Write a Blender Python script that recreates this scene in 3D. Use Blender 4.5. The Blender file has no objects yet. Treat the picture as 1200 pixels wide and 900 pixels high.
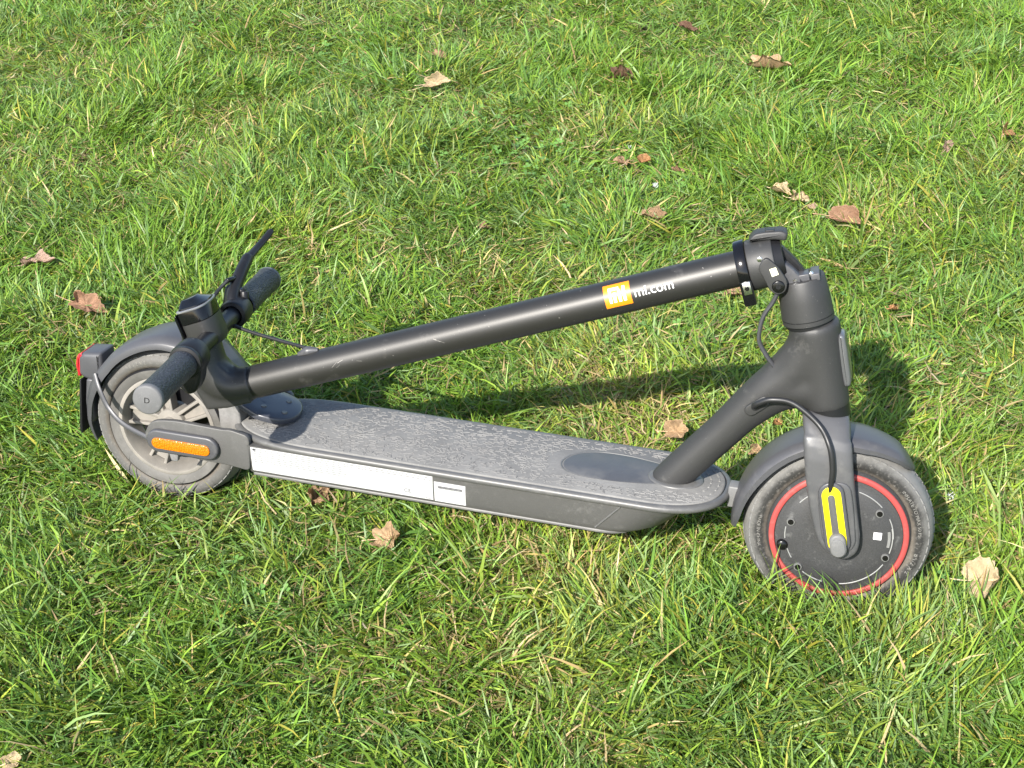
import bpy, bmesh, math, random
import numpy as np
from mathutils import Vector, Matrix
random.seed(7)
RNG = np.random.default_rng(11)
sc = bpy.context.scene
COL = sc.collection
PI = math.pi
rad = math.radians

# ---------------------------------------------------------------- camera, sky, sun, exposure
LEAN = rad(8)                                   # the scooter leans back on its kickstand
RX = Matrix.Rotation(-LEAN, 4, 'X')
F_PX = 1785.34                                   # focal length for a 1200 px wide frame (a 2x phone lens)
CA, CB, CC = -0.2655722054, 0.4211713435, 0.0334672477
CAM_L = Vector((0.9168567543, -1.6567122156, 1.0010793779))
fw = Vector((math.cos(CB)*math.sin(CA), math.cos(CB)*math.cos(CA), -math.sin(CB)))
rt0 = Vector((math.cos(CA), -math.sin(CA), 0)); up0 = rt0.cross(fw)
rt = math.cos(CC)*rt0 + math.sin(CC)*up0
up = -math.sin(CC)*rt0 + math.cos(CC)*up0
M = Matrix((rt, up, -fw)).transposed().to_4x4(); M.translation = CAM_L
CAM_M = RX @ M
cam = bpy.data.cameras.new('camera'); cam_o = bpy.data.objects.new('camera', cam); COL.objects.link(cam_o)
cam.sensor_width = 36; cam.lens = 36*F_PX/1200; cam.clip_start = .02; cam.clip_end = 2000
cam_o.matrix_world = CAM_M
sc.camera = cam_o
CAM_P = CAM_M.translation.copy()
RTW, UPW, FWW = [RX.to_3x3() @ v for v in (rt, up, fw)]

SUN_AZ, SUN_EL = rad(13), rad(38)                # light travels towards +Y turned 13 deg to +X
sun = bpy.data.lights.new('sun', 'SUN'); sun.energy = 4.6; sun.angle = rad(.55); sun.color = (1, .95, .87)
sun_o = bpy.data.objects.new('sun', sun); COL.objects.link(sun_o)
Ld = Vector((math.sin(SUN_AZ)*math.cos(SUN_EL), math.cos(SUN_AZ)*math.cos(SUN_EL), -math.sin(SUN_EL)))
sun_o.rotation_euler = Ld.to_track_quat('-Z', 'Y').to_euler()
sun_o.location = (0, 0, 5)
w = bpy.data.worlds.new('World'); sc.world = w; w.use_nodes = True
nt = w.node_tree; bg = nt.nodes['Background']; sky = nt.nodes.new('ShaderNodeTexSky')
sky.sky_type = 'NISHITA'; sky.sun_disc = False; sky.sun_elevation = SUN_EL; sky.sun_rotation = PI + SUN_AZ
nt.links.new(sky.outputs[0], bg.inputs[0]); bg.inputs[1].default_value = .125
sc.view_settings.view_transform = 'Standard'; sc.view_settings.look = 'None'
sc.view_settings.gamma = 1; sc.view_settings.exposure = 1.17; sc.view_settings.use_curve_mapping = False
sc.cycles.max_bounces = 6; sc.cycles.diffuse_bounces = 3; sc.cycles.glossy_bounces = 3; sc.cycles.transmission_bounces = 4

def ground_at(u, v, z=0.0):
    """the place on the level z of the lawn that is seen at (u, v) of a 1200x900 frame"""
    d = FWW + RTW*((u-600)/F_PX) - UPW*((v-450)/F_PX)
    t = (z-CAM_P.z)/d.z
    return CAM_P + d*t

# ---------------------------------------------------------------- materials
def mat(name, col, rough=.5, metal=0., spec=.5, bump=0., bscale=300., dust=0., dcol=(.30,.29,.27), dscale=30.,
        var=.15, coat=0., grain=0., gscale=900., stretch=None):
    m = bpy.data.materials.new(name); m.use_nodes = True
    n, l = m.node_tree.nodes, m.node_tree.links
    b = n['Principled BSDF']
    b.inputs['Roughness'].default_value = rough; b.inputs['Metallic'].default_value = metal
    b.inputs['Specular IOR Level'].default_value = spec
    if coat: b.inputs['Coat Weight'].default_value = coat; b.inputs['Coat Roughness'].default_value = .05
    tc = n.new('ShaderNodeTexCoord'); mp = n.new('ShaderNodeMapping'); l.new(tc.outputs['Object'], mp.inputs[0])
    if stretch: mp.inputs['Scale'].default_value = stretch
    def noise(s, d=4, r=.6):
        t = n.new('ShaderNodeTexNoise'); t.inputs['Scale'].default_value = s; t.inputs['Detail'].default_value = d
        t.inputs['Roughness'].default_value = r; l.new(mp.outputs[0], t.inputs['Vector']); return t.outputs['Fac']
    def mix(fac, a, c):
        x = n.new('ShaderNodeMix'); x.data_type = 'RGBA'
        if isinstance(fac, (int, float)): x.inputs[0].default_value = fac
        else: l.new(fac, x.inputs[0])
        for i, s in ((6, a), (7, c)):
            if isinstance(s, tuple): x.inputs[i].default_value = (*s, 1)
            else: l.new(s, x.inputs[i])
        return x.outputs[2]
    def ramp(s, a, bb):
        r = n.new('ShaderNodeMapRange'); r.inputs[1].default_value = a; r.inputs[2].default_value = bb; l.new(s, r.inputs[0]); return r.outputs[0]
    c0 = tuple(x*(1-var) for x in col); c1 = tuple(min(1, x*(1+var)) for x in col)
    out = mix(noise(dscale*1.7), c0, c1)
    if grain:
        g = noise(gscale, 2, .5)
        out = mix(ramp(g, .35, .65), mix(1., out, tuple(x*(1-grain) for x in col)), out) if False else mix(ramp(g, .3, .7), tuple(x*(1-grain) for x in col), out)
    if dust:
        d1 = noise(dscale, 6, .7); f = ramp(d1, .62-dust*.35, .95-dust*.25)
        out = mix(f, out, dcol)
        s1 = noise(dscale*22, 2, .5); out = mix(ramp(s1, .73-.08*dust, .80), out, tuple(min(1, x*1.15) for x in dcol))
        rr = n.new('ShaderNodeMapRange'); rr.inputs[3].default_value = rough; rr.inputs[4].default_value = min(1, rough+.3)
        l.new(f, rr.inputs[0]); l.new(rr.outputs[0], b.inputs['Roughness'])
    l.new(out, b.inputs['Base Color'])
    if bump:
        bn = n.new('ShaderNodeBump'); bn.inputs['Strength'].default_value = bump; bn.inputs['Distance'].default_value = .001
        l.new(noise(bscale, 3, .6), bn.inputs['Height']); l.new(bn.outputs[0], b.inputs['Normal'])
    return m

M_FRAME = mat('frame paint', (.041,.0407,.0405), .52, .25, .5, .10, 900, .02, (.17,.165,.155), 25, .08, grain=.18, gscale=1400)
M_STEM = mat('stem anodised', (.030,.0288,.027), .43, .35, .6, .06, 1200, .015, (.17,.16,.15), 14, .08, grain=.15, gscale=1500)
M_NECK = mat('neck paint', (.037,.0365,.036), .40, .30, .5, .04, 900, .05, (.15,.15,.145), 20, .06)
M_FORK = mat('fork plastic', (.072,.072,.075), .40, .0, .5, .05, 700, .2, (.13,.127,.122), 30, .06)
M_FENDER = mat('fender plastic', (.058,.058,.063), .40, .0, .5, .04, 700, .15, (.11,.107,.104), 26, .06)
M_BODY = mat('deck body', (.092,.090,.087), .5, .2, .5, .08, 900, .2, (.15,.146,.139), 90, .08, grain=.15, gscale=800)
M_TRIM = mat('deck trim', (.095,.094,.092), .42, .1, .5, .04, 700, .3, (.18,.176,.17), 30, .06)
M_PLATE = mat('bottom plate', (.15,.147,.142), .5, .3, .5, .05, 500, .3, (.28,.27,.25), 30, .08)
M_BLACK = mat('black plastic', (.010,.010,.011), .40, 0, .35, .05, 600, .05, (.045,.045,.045), 40)
M_GLOSS = mat('gloss black', (.005,.005,.006), .12, 0, .4)
M_RUBBER = mat('cable rubber', (.016,.016,.017), .42, 0, .5, .05, 500)
M_TYRE = mat('tyre rubber', (.055,.054,.052), .6, 0, .4, .25, 350, .95, (.175,.167,.152), 34, .3)
def mat_tyre(name, cx, cz, dk):
    """rubber: earth caked by the rim, dark washed band under the lettering, grey dust on the shoulder"""
    m = mat(name, (.055,.054,.052), .65, 0, .4, .25, 350)
    n, l = m.node_tree.nodes, m.node_tree.links; b = n['Principled BSDF']
    tc = n.new('ShaderNodeTexCoord'); sb = n.new('ShaderNodeVectorMath'); sb.operation = 'SUBTRACT'; sb.inputs[1].default_value = (cx, 0, cz); l.new(tc.outputs['Object'], sb.inputs[0])
    ml = n.new('ShaderNodeVectorMath'); ml.operation = 'MULTIPLY'; ml.inputs[1].default_value = (1, 0, 1); l.new(sb.outputs[0], ml.inputs[0])
    le = n.new('ShaderNodeVectorMath'); le.operation = 'LENGTH'; l.new(ml.outputs[0], le.inputs[0])
    nz = n.new('ShaderNodeTexNoise'); nz.inputs['Scale'].default_value = 45; nz.inputs['Detail'].default_value = 6; nz.inputs['Roughness'].default_value = .7; l.new(tc.outputs['Object'], nz.inputs['Vector'])
    ad = n.new('ShaderNodeMath'); ad.operation = 'MULTIPLY_ADD'; l.new(nz.outputs['Fac'], ad.inputs[0]); ad.inputs[1].default_value = .014; l.new(le.outputs['Value'], ad.inputs[2])
    mr = n.new('ShaderNodeMapRange'); mr.inputs[1].default_value = .088; mr.inputs[2].default_value = .117; l.new(ad.outputs[0], mr.inputs[0])
    r = n.new('ShaderNodeValToRGB'); e = r.color_ramp.elements; e[0].position = 0; e[0].color = (.105,.092,.076,1); e[1].position = 1; e[1].color = (.175,.172,.165,1)
    for p, c in ((.18, (.105,.092,.076,1)), (.33, (dk,dk*.97,dk*.9,1)), (.52, (dk*1.1,dk*1.06,dk,1)), (.74, (.115,.112,.106,1))):
        x = e.new(p); x.color = c
    l.new(mr.outputs[0], r.inputs[0])
    sp = n.new('ShaderNodeTexNoise'); sp.inputs['Scale'].default_value = 320; sp.inputs['Detail'].default_value = 3; l.new(tc.outputs['Object'], sp.inputs['Vector'])
    q = n.new('ShaderNodeMapRange'); q.inputs[1].default_value = .55; q.inputs[2].default_value = .75; q.inputs[4].default_value = .6; l.new(sp.outputs['Fac'], q.inputs[0])
    mx = n.new('ShaderNodeMix'); mx.data_type = 'RGBA'; l.new(q.outputs[0], mx.inputs[0]); l.new(r.outputs[0], mx.inputs[6]); mx.inputs[7].default_value = (.16,.152,.138,1)
    l.new(mx.outputs[2], b.inputs['Base Color'])
    return m
M_TYRE_T = mat('tyre tread dust', (.095,.094,.091), .7, 0, .4, .35, 300, .9, (.22,.216,.208), 45, .2)
M_LETTER = mat('tyre lettering', (.17,.165,.15), .7, 0, .3)
M_RIM = mat('dusty rim', (.19,.177,.157), .6, .1, .4, .08, 300, .6, (.28,.255,.22), 22, .12)
M_RIMDARK = mat('dusty rim lip', (.10,.096,.089), .6, .1, .4, .1, 300, .5, (.17,.163,.15), 30, .12)
M_RED = mat('red trim', (.31,.050,.046), .5, 0, .4, .04, 500, .3, (.34,.15,.12), 30, .05)
M_MOTOR = mat('motor cover', (.054,.054,.055), .55, .2, .4, .22, 700, .12, (.22,.22,.21), 60, .12, grain=.3, gscale=700)
M_MOTORRIM = mat('bolt rim', (.17,.17,.165), .5, .3)
M_BOLT = mat('dark bolt', (.03,.03,.03), .25, .8, .5)
M_STEEL = mat('bright steel', (.62,.62,.62), .25, 1., .5)
M_LINE = mat('motor line', (.32,.32,.31), .5, .3)
M_WHITE = mat('white label', (.86,.86,.87), .5, 0, .4, 0, 100, 0, var=.01)
M_GREYINK = mat('grey ink', (.06,.06,.063), .6, 0, .3, var=.02)
M_YEL = mat('yellow reflector', (.72,.60,.008), .35, 0, .5, .05, 900, var=.04)
M_CAP = mat('axle cap', (.13,.13,.13), .5, 0, .4, .1, 600, .3, (.20,.195,.19), 60)
M_ORANGE = mat('orange print', (.72,.205,.006), .4, 0, .5, var=.03)
M_LOGO = mat('white print', (.92,.91,.88), .4, 0, .5, var=.01)
M_GRIPCAP = mat('grip end', (.11,.11,.112), .55, 0, .4, .1, 600, .2, (.2,.2,.2), 60)
M_REDLENS = mat('red lens', (.45,.02,.03), .15, 0, .6, coat=.5)
M_RIMLAMP = mat('lamp rim', (.30,.30,.31), .4, .6, .5)
M_SILVER = mat('silver reflector', (.14,.143,.15), .28, .5, .5)
M_TONGUE = mat('tongue plastic', (.050,.053,.064), .32, .1, .5, .04, 600, .15, (.2,.2,.21), 30)
M_STICKPALE = mat('pale sticker', (.80,.80,.55), .5, 0, .4, var=.03)

M_FAINT = mat('faint ink', (.15,.15,.155), .6, 0, .3, var=.02)
M_COVER = mat('cover plate plastic', (.060,.061,.066), .45, 0, .5, .05, 600, .4, (.13,.129,.127), 24)
M_BARS = mat('mat bars', (.160,.157,.152), .9, 0, .1, .1, 500, .8, (.228,.223,.213), 12, .15)
M_MOUNT = mat('dusty mount', (.13,.128,.122), .7, 0, .3, .2, 300, .7, (.24,.23,.22), 50)

def grip_material():
    m = bpy.data.materials.new('grip rubber'); m.use_nodes = True
    n, l = m.node_tree.nodes, m.node_tree.links; b = n['Principled BSDF']
    b.inputs['Roughness'].default_value = .5; b.inputs['Specular IOR Level'].default_value = .5
    tc = n.new('ShaderNodeTexCoord'); v = n.new('ShaderNodeTexVoronoi'); v.inputs['Scale'].default_value = 340; v.inputs['Randomness'].default_value = .85
    l.new(tc.outputs['Object'], v.inputs['Vector'])
    r = n.new('ShaderNodeValToRGB'); r.color_ramp.elements[0].position = .2; r.color_ramp.elements[0].color = (.016,.017,.021,1)
    r.color_ramp.elements[1].position = .75; r.color_ramp.elements[1].color = (.034,.036,.043,1)
    l.new(v.outputs['Distance'], r.inputs[0]); l.new(r.outputs[0], b.inputs['Base Color'])
    bn = n.new('ShaderNodeBump'); bn.inputs['Strength'].default_value = .9; bn.inputs['Distance'].default_value = .0014; bn.invert = True
    l.new(v.outputs['Distance'], bn.inputs['Height']); l.new(bn.outputs[0], b.inputs['Normal'])
    return m
M_GRIP = grip_material()

def mat_deck():
    m = bpy.data.materials.new('deck mat rubber'); m.use_nodes = True
    n, l = m.node_tree.nodes, m.node_tree.links; b = n['Principled BSDF']
    b.inputs['Roughness'].default_value = .9; b.inputs['Specular IOR Level'].default_value = .1
    tc = n.new('ShaderNodeTexCoord')
    def mp(s, rz=0):
        q = n.new('ShaderNodeMapping'); q.inputs['Scale'].default_value = s; q.inputs['Rotation'].default_value[2] = rz
        l.new(tc.outputs['Object'], q.inputs[0]); return q.outputs[0]
    wv = n.new('ShaderNodeTexNoise'); wv.inputs['Scale'].default_value = 1; wv.inputs['Detail'].default_value = 1
    wv.inputs['Distortion'].default_value = .8
    l.new(mp((95,190,60), .35), wv.inputs['Vector'])
    r = n.new('ShaderNodeValToRGB'); r.color_ramp.elements[0].position = .47; r.color_ramp.elements[1].position = .56
    l.new(wv.outputs['Fac'], r.inputs[0])
    big = n.new('ShaderNodeTexNoise'); big.inputs['Scale'].default_value = 14; big.inputs['Detail'].default_value = 5; l.new(tc.outputs['Object'], big.inputs['Vector'])
    fine = n.new('ShaderNodeTexNoise'); fine.inputs['Scale'].default_value = 500; fine.inputs['Detail'].default_value = 3; l.new(tc.outputs['Object'], fine.inputs['Vector'])
    def mix(f, a, c):
        x = n.new('ShaderNodeMix'); x.data_type = 'RGBA'
        l.new(f, x.inputs[0])
        for i, s in ((6, a), (7, c)):
            if isinstance(s, tuple): x.inputs[i].default_value = (*s, 1)
            else: l.new(s, x.inputs[i])
        return x.outputs[2]
    base = mix(r.outputs[0], (.150,.148,.143), (.160,.158,.152))
    dusty = mix(r.outputs[0], (.192,.188,.180), (.208,.204,.194))
    q = n.new('ShaderNodeMapRange'); q.inputs[1].default_value = .38; q.inputs[2].default_value = .62; l.new(big.outputs['Fac'], q.inputs[0])
    c = mix(q.outputs[0], base, dusty)
    q2 = n.new('ShaderNodeMapRange'); q2.inputs[1].default_value = .6; q2.inputs[2].default_value = .75; l.new(fine.outputs['Fac'], q2.inputs[0])
    c = mix(q2.outputs[0], c, (.24,.235,.224))
    l.new(c, b.inputs['Base Color'])
    bn = n.new('ShaderNodeBump'); bn.inputs['Strength'].default_value = .08; bn.inputs['Distance'].default_value = .0008
    l.new(r.outputs[0], bn.inputs['Height']); l.new(bn.outputs[0], b.inputs['Normal'])
    return m
M_MAT = mat_deck()

def mat_amber():
    m = bpy.data.materials.new('amber reflector'); m.use_nodes = True
    n, l = m.node_tree.nodes, m.node_tree.links; b = n['Principled BSDF']
    b.inputs['Roughness'].default_value = .2; b.inputs['Coat Weight'].default_value = .5
    tc = n.new('ShaderNodeTexCoord'); ck = n.new('ShaderNodeTexVoronoi'); ck.inputs['Scale'].default_value = 420; ck.inputs['Randomness'].default_value = .5
    l.new(tc.outputs['Object'], ck.inputs['Vector'])
    r = n.new('ShaderNodeValToRGB'); r.color_ramp.elements[0].color = (.60,.215,.008,1); r.color_ramp.elements[1].color = (.34,.095,.003,1)
    r.color_ramp.elements[1].position = .6
    l.new(ck.outputs['Distance'], r.inputs[0]); l.new(r.outputs[0], b.inputs['Base Color'])
    bn = n.new('ShaderNodeBump'); bn.inputs['Strength'].default_value = .5; bn.inputs['Distance'].default_value = .001
    l.new(ck.outputs['Distance'], bn.inputs['Height']); l.new(bn.outputs[0], b.inputs['Normal'])
    return m
M_AMBER = mat_amber()

# ---------------------------------------------------------------- mesh helpers
STEERED = None                                   # matrix of the steered front assembly while it is being built
def finish(name, bm, m, parent=None, angle=38, doubles=False):
    if doubles: bmesh.ops.remove_doubles(bm, verts=bm.verts, dist=1e-6)
    bmesh.ops.recalc_face_normals(bm, faces=bm.faces)
    for f in bm.faces: f.smooth = True
    a = rad(angle)
    for e in bm.edges:
        if len(e.link_faces) == 2 and e.calc_face_angle(0) > a: e.smooth = False
    me = bpy.data.meshes.new(name); bm.to_mesh(me); bm.free()
    o = bpy.data.objects.new(name, me); COL.objects.link(o)
    if m: me.materials.append(m)
    if parent: o.parent = parent
    if STEERED is not None and parent is scooter: o.matrix_basis = STEERED
    return o

def loft(rings, bm=None, cap=True):
    bm = bm or bmesh.new()
    vs = [[bm.verts.new(p) for p in r] for r in rings]
    n = len(vs[0])
    for a, b in zip(vs, vs[1:]):
        for i in range(n): bm.faces.new((a[i], a[(i+1) % n], b[(i+1) % n], b[i]))
    if cap: bm.faces.new(vs[0][::-1]); bm.faces.new(vs[-1])
    return bm

def spline(pts, k=8):
    P = [Vector(p) for p in pts]; P = [P[0]*2-P[1]] + P + [P[-1]*2-P[-2]]; out = []
    for i in range(1, len(P)-2):
        for j in range(k):
            t = j/k; a, b, c, d = P[i-1:i+3]
            out.append(.5*((2*b)+(c-a)*t+(2*a-5*b+4*c-d)*t*t+(-a+3*b-3*c+d)*t**3))
    out.append(P[-2]); return out

def sweep(pts, radii, n=16, bm=None, k=8, squash=None):
    """round tube along a smooth path; radii: number or list per control point"""
    if not isinstance(radii, (list, tuple)): radii = [radii]*len(pts)
    S = spline(pts, k) if k > 1 else [Vector(p) for p in pts]
    m = len(S); R = np.interp(np.linspace(0, len(pts)-1, m), range(len(pts)), radii).tolist()
    T = [(S[min(i+1, m-1)]-S[max(i-1, 0)]).normalized() for i in range(m)]
    nrm = T[0].orthogonal().normalized()
    if squash: nrm = (Vector(squash[0]) - T[0]*Vector(squash[0]).dot(T[0])).normalized()
    rings = []
    for i in range(m):
        nrm = (nrm - T[i]*nrm.dot(T[i])).normalized(); b = T[i].cross(nrm); q = squash[1] if squash else 1
        rings.append([S[i] + R[i]*(math.cos(t)*nrm*q + math.sin(t)*b) for t in np.linspace(0, 2*PI, n, endpoint=False).tolist()])
    return loft(rings, bm)

def cyl(a, b, r0, r1=None, n=32, bm=None, bev=0.):
    a, b = Vector(a), Vector(b); r1 = r0 if r1 is None else r1
    t = (b-a).normalized(); u = t.orthogonal().normalized(); v = t.cross(u)
    L = (b-a).length
    prof = [(0, r0), (L, r1)] if not bev else [(0, r0-bev), (bev*.3, r0-bev*.3), (bev, r0), (L-bev, r1), (L-bev*.3, r1-bev*.3), (L, r1-bev)]
    return loft([[a+t*s+r*(math.cos(x)*u+math.sin(x)*v) for x in np.linspace(0, 2*PI, n, endpoint=False).tolist()] for s, r in prof], bm)

def fillet(poly, r, k=5):
    out = []; n = len(poly)
    for i in range(n):
        p = Vector(poly[i]); a = Vector(poly[i-1])-p; b = Vector(poly[(i+1) % n])-p
        d = min(r, a.length*.48, b.length*.48); A = p+a.normalized()*d; B = p+b.normalized()*d
        for j in range(k+1):
            t = j/k; out.append((A*(1-t)**2 + p*2*t*(1-t) + B*t*t)[:])
    return out

def pill(cx, cz, ang, L, r, k=10):
    c, s = math.cos(ang), math.sin(ang); out = []
    for sg in (1, -1):
        for t in np.linspace(-PI/2, PI/2, k):
            x = sg*(L/2 + r*math.cos(t)); z = sg*r*math.sin(t); out.append((cx+c*x-s*z, cz+s*x+c*z))
    return out

def pillpts(p0, p1, r, k=10):
    d = (p1[0]-p0[0], p1[1]-p0[1]); return pill((p0[0]+p1[0])/2, (p0[1]+p1[1])/2, math.atan2(d[1], d[0]), math.hypot(*d), r, k)

def prism(poly, y0, y1, bev=0., bm=None, sides=(1, 1), seg=3):
    """polygon in the x-z plane, thick from y0 to y1, edges of the end faces rounded by bev"""
    n = len(poly); P = np.array(poly, float)
    area = np.sum(P[:, 0]*np.roll(P[:, 1], -1)-np.roll(P[:, 0], -1)*P[:, 1])
    if area < 0: P = P[::-1]
    T = np.roll(P, -1, 0)-np.roll(P, 1, 0); T /= np.linalg.norm(T, axis=1)[:, None]+1e-12
    N = np.stack([T[:, 1], -T[:, 0]], 1)
    sgn = 1 if y1 > y0 else -1
    prof = []
    if bev and sides[0]: prof += [(bev*(1-math.sin(t)), y0+sgn*bev*(1-math.cos(t))) for t in np.linspace(0, PI/2, seg+1)]
    else: prof += [(0, y0)]
    if bev and sides[1]: prof += [(bev*(1-math.cos(t)), y1-sgn*bev*(1-math.sin(t))) for t in np.linspace(0, PI/2, seg+1)]
    else: prof += [(0, y1)]
    return loft([[(q[0], y, q[1]) for q in P-N*d] for d, y in prof], bm)

def lathe(prof, cx, cz, n=72, bm=None, closed=False):
    """profile of (radius, y) turned round the axle line x=cx, z=cz"""
    bm = bm or bmesh.new(); rings = []
    for t in np.linspace(0, 2*PI, n, endpoint=False):
        rings.append([bm.verts.new((cx+r*math.cos(t), y, cz+r*math.sin(t))) for r, y in prof])
    m = len(prof)
    for i in range(n):
        a, b = rings[i], rings[(i+1) % n]
        for j in range(m if closed else m-1):
            q = [a[j], a[(j+1) % m], b[(j+1) % m], b[j]]
            bm.faces.new(q)
    return bm

def box(c, h, rot=None, bm=None, bev=0.):
    b2 = bmesh.new(); bmesh.ops.create_cube(b2, size=2)
    for v in b2.verts: v.co = Vector((v.co.x*h[0], v.co.y*h[1], v.co.z*h[2]))
    if bev: bmesh.ops.bevel(b2, geom=b2.edges[:], offset=bev, segments=3, profile=.5, affect='EDGES')
    for v in b2.verts:
        p = v.co.copy()
        if rot is not None: p = rot @ p
        v.co = p+Vector(c)
    if bm is None: return b2
    me = bpy.data.meshes.new('t'); b2.to_mesh(me); bm.from_mesh(me); b2.free(); bpy.data.meshes.remove(me); return bm

def fuse(name, bm, m, parent, voxel=.0022, smooth=10, fac=.5):
    """weld overlapping solids into one blended skin, like a casting"""
    bmesh.ops.recalc_face_normals(bm, faces=bm.faces)
    me = bpy.data.meshes.new('tmp'); bm.to_mesh(me); bm.free()
    o = bpy.data.objects.new('tmp', me); COL.objects.link(o)
    r = o.modifiers.new('r', 'REMESH'); r.mode = 'VOXEL'; r.voxel_size = voxel
    s = o.modifiers.new('s', 'SMOOTH'); s.factor = fac; s.iterations = smooth
    dg = bpy.context.evaluated_depsgraph_get(); dg.update()
    me2 = bpy.data.meshes.new_from_object(o.evaluated_get(dg))
    bpy.data.objects.remove(o); bpy.data.meshes.remove(me)
    me2.name = name
    me2.polygons.foreach_set('use_smooth', [True]*len(me2.polygons))
    me2.materials.clear(); me2.materials.append(m)
    o = bpy.data.objects.new(name, me2); COL.objects.link(o); o.parent = parent
    if STEERED is not None and parent is scooter: o.matrix_basis = STEERED
    return o

def text_mesh(s, size):
    cu = bpy.data.curves.new('t', 'FONT'); cu.body = s; cu.size = size; cu.resolution_u = 3
    o = bpy.data.objects.new('t', cu); COL.objects.link(o)
    dg = bpy.context.evaluated_depsgraph_get(); dg.update()
    me = bpy.data.meshes.new_from_object(o.evaluated_get(dg))
    bpy.data.objects.remove(o); bpy.data.curves.remove(cu)
    bm = bmesh.new(); bm.from_mesh(me); bpy.data.meshes.remove(me)
    xs = [v.co.x for v in bm.verts]; return bm, min(xs), max(xs)

def cut(bm, lo, hi, n, axis):
    for t in np.linspace(lo, hi, n+2)[1:-1].tolist():
        no = Vector((0, 0, 0)); no[axis] = 1; co = Vector((0, 0, 0)); co[axis] = t
        bmesh.ops.bisect_plane(bm, geom=bm.verts[:]+bm.edges[:]+bm.faces[:], plane_co=co, plane_no=no)

# ================================================================ THE SCOOTER (local frame: x forward, y to its left, z up)
scooter = bpy.data.objects.new('electric_scooter', None); COL.objects.link(scooter)
scooter.matrix_world = RX
scooter.empty_display_size = .1
scooter['label'] = 'folded dark grey electric scooter standing on grass, handlebar hooked over its rear wheel'
scooter['category'] = 'scooter'
S = scooter
WB, WR = .830, .108
# the handlebar, stem, fork and front wheel are drawn with the steering straight, then turned about the steering axis
TH, STEER = 0.2353944, 0.1139421
AX0, AXD = Vector((.8828831, 0, .108)), Vector((-math.sin(TH), 0, math.cos(TH)))
SET = Matrix.Translation((.0428, 0, .0533)) @ Matrix.Rotation(rad(3.55), 4, 'Y')
TURN = Matrix.Translation(AX0) @ Matrix.Rotation(STEER, 4, AXD) @ Matrix.Translation(-AX0)
FRONT = TURN @ SET
E_H = Vector((-.33, 0, .944)).normalized()         # steering axis
H0 = Vector((.787, 0, .257)); H1 = Vector((.7525, 0, .3575))
D_S = Vector((.567, 0, .237)).normalized()         # stem axis, folded down
M_S = Vector((-D_S.z, 0, D_S.x)); S0 = Vector((.097, 0, .172))
def SP(s, u=0, y=0): return S0 + D_S*s + M_S*u + Vector((0, y, 0))
def HP(s, u=0, y=0): return H1 + E_H*s + Vector((E_H.z, 0, -E_H.x))*u + Vector((0, y, 0))

# ---------- deck
ZT = .1355
def outline(x0, x1, w, rear=.09, nose=.10, k=26, rp=2.2, npow=2.3):
    right = []
    for t in np.linspace(PI, PI/2, k):           # rear
        c, s = math.cos(t), math.sin(t); right.append((x0+rear+rear*np.sign(c)*abs(c)**(2/rp), w*abs(s)**(2/rp)))
    right += [(x, w) for x in np.linspace(x0+rear, x1-nose, 18)[1:-1]]
    for t in np.linspace(PI/2, 0, k):
        c, s = math.cos(t), math.sin(t); right.append((x1-nose+nose*abs(c)**(2/npow), w*abs(s)**(2/npow)))
    left = [(x, -y) for x, y in right[::-1]][1:-1]
    return right+left
def ring(ol, z): return [(x, y, z) for x, y in ol]
rings = []
for dz, ins in ((-.010, .010), (-.0095, .004), (-.0075, .0012), (-.004, 0), (-.0012, .0012), (.0002, .0038), (.0004, .0070), (-.002, .0076)):
    rings.append(ring(outline(.094+ins, .7475-ins, .0778-ins, .128-ins*.5, .098-ins*.5), ZT+dz))
finish('deck_trim', loft(rings), M_TRIM, S, 50)
# body: flat sided box, undercut nose
rings = []
LV = [.0855, .0878, .0935, .1090, .1275]; WV = [.0652, .0672, .0690, .0715, .0735]
for z, w, x0, x1, ns in zip(LV, WV, (.138, .136, .134, .134, .134), (.654, .667, .681, .698, .728), (.055, .06, .07, .08, .09)):
    rings.append(ring(outline(x0, x1, w, .006, ns, rp=2.6), z))
deck = finish('deck', loft(rings), M_BODY, S, 40)
rings = [ring(outline(.138, .652+q, .0657+q, .008, .055), z) for q, z in ((-.002, .0825), (.0012, .0833), (.0016, .0855), (0, .0872))]
finish('bottom_plate', loft(rings), M_PLATE, S, 40)
def side_y(z): return -np.interp(z, LV, WV)
# mat
mo = outline(.1030, .7390, .0698, .117, .091)
rings = [ring(mo, ZT-.0005), ring(outline(.1034, .7386, .0694, .117, .091), ZT+.0012), ring(outline(.1050, .7370, .0678, .116, .090), ZT+.0018)]
deck_mat = finish('deck_mat', loft(rings), M_MAT, S, 60)
# oval cover round the foot of the down tube
ov = fillet([(.534,-.002),(.544,.024),(.571,.039),(.610,.041),(.665,.030),(.688,0),(.656,-.024),(.611,-.033),(.568,-.034),(.543,-.024)], .02, 5)
cx, cy = np.mean([p[0] for p in ov]), np.mean([p[1] for p in ov])
sc_ = lambda q: [(cx+(x-cx)*q, cy+(y-cy)*q) for x, y in ov]
finish('cover_rim', loft([ring(sc_(1.045), ZT+.0012), ring(sc_(1.035), ZT+.0024), ring(sc_(1.01), ZT+.0024), ring(sc_(1.0), ZT+.0014)]), M_TRIM, deck_mat, 50)
finish('cover_plate', loft([ring(sc_(.985), ZT+.001), ring(sc_(.98), ZT+.0022), ring(sc_(.95), ZT+.0026)]), M_COVER, deck_mat, 50)
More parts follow.
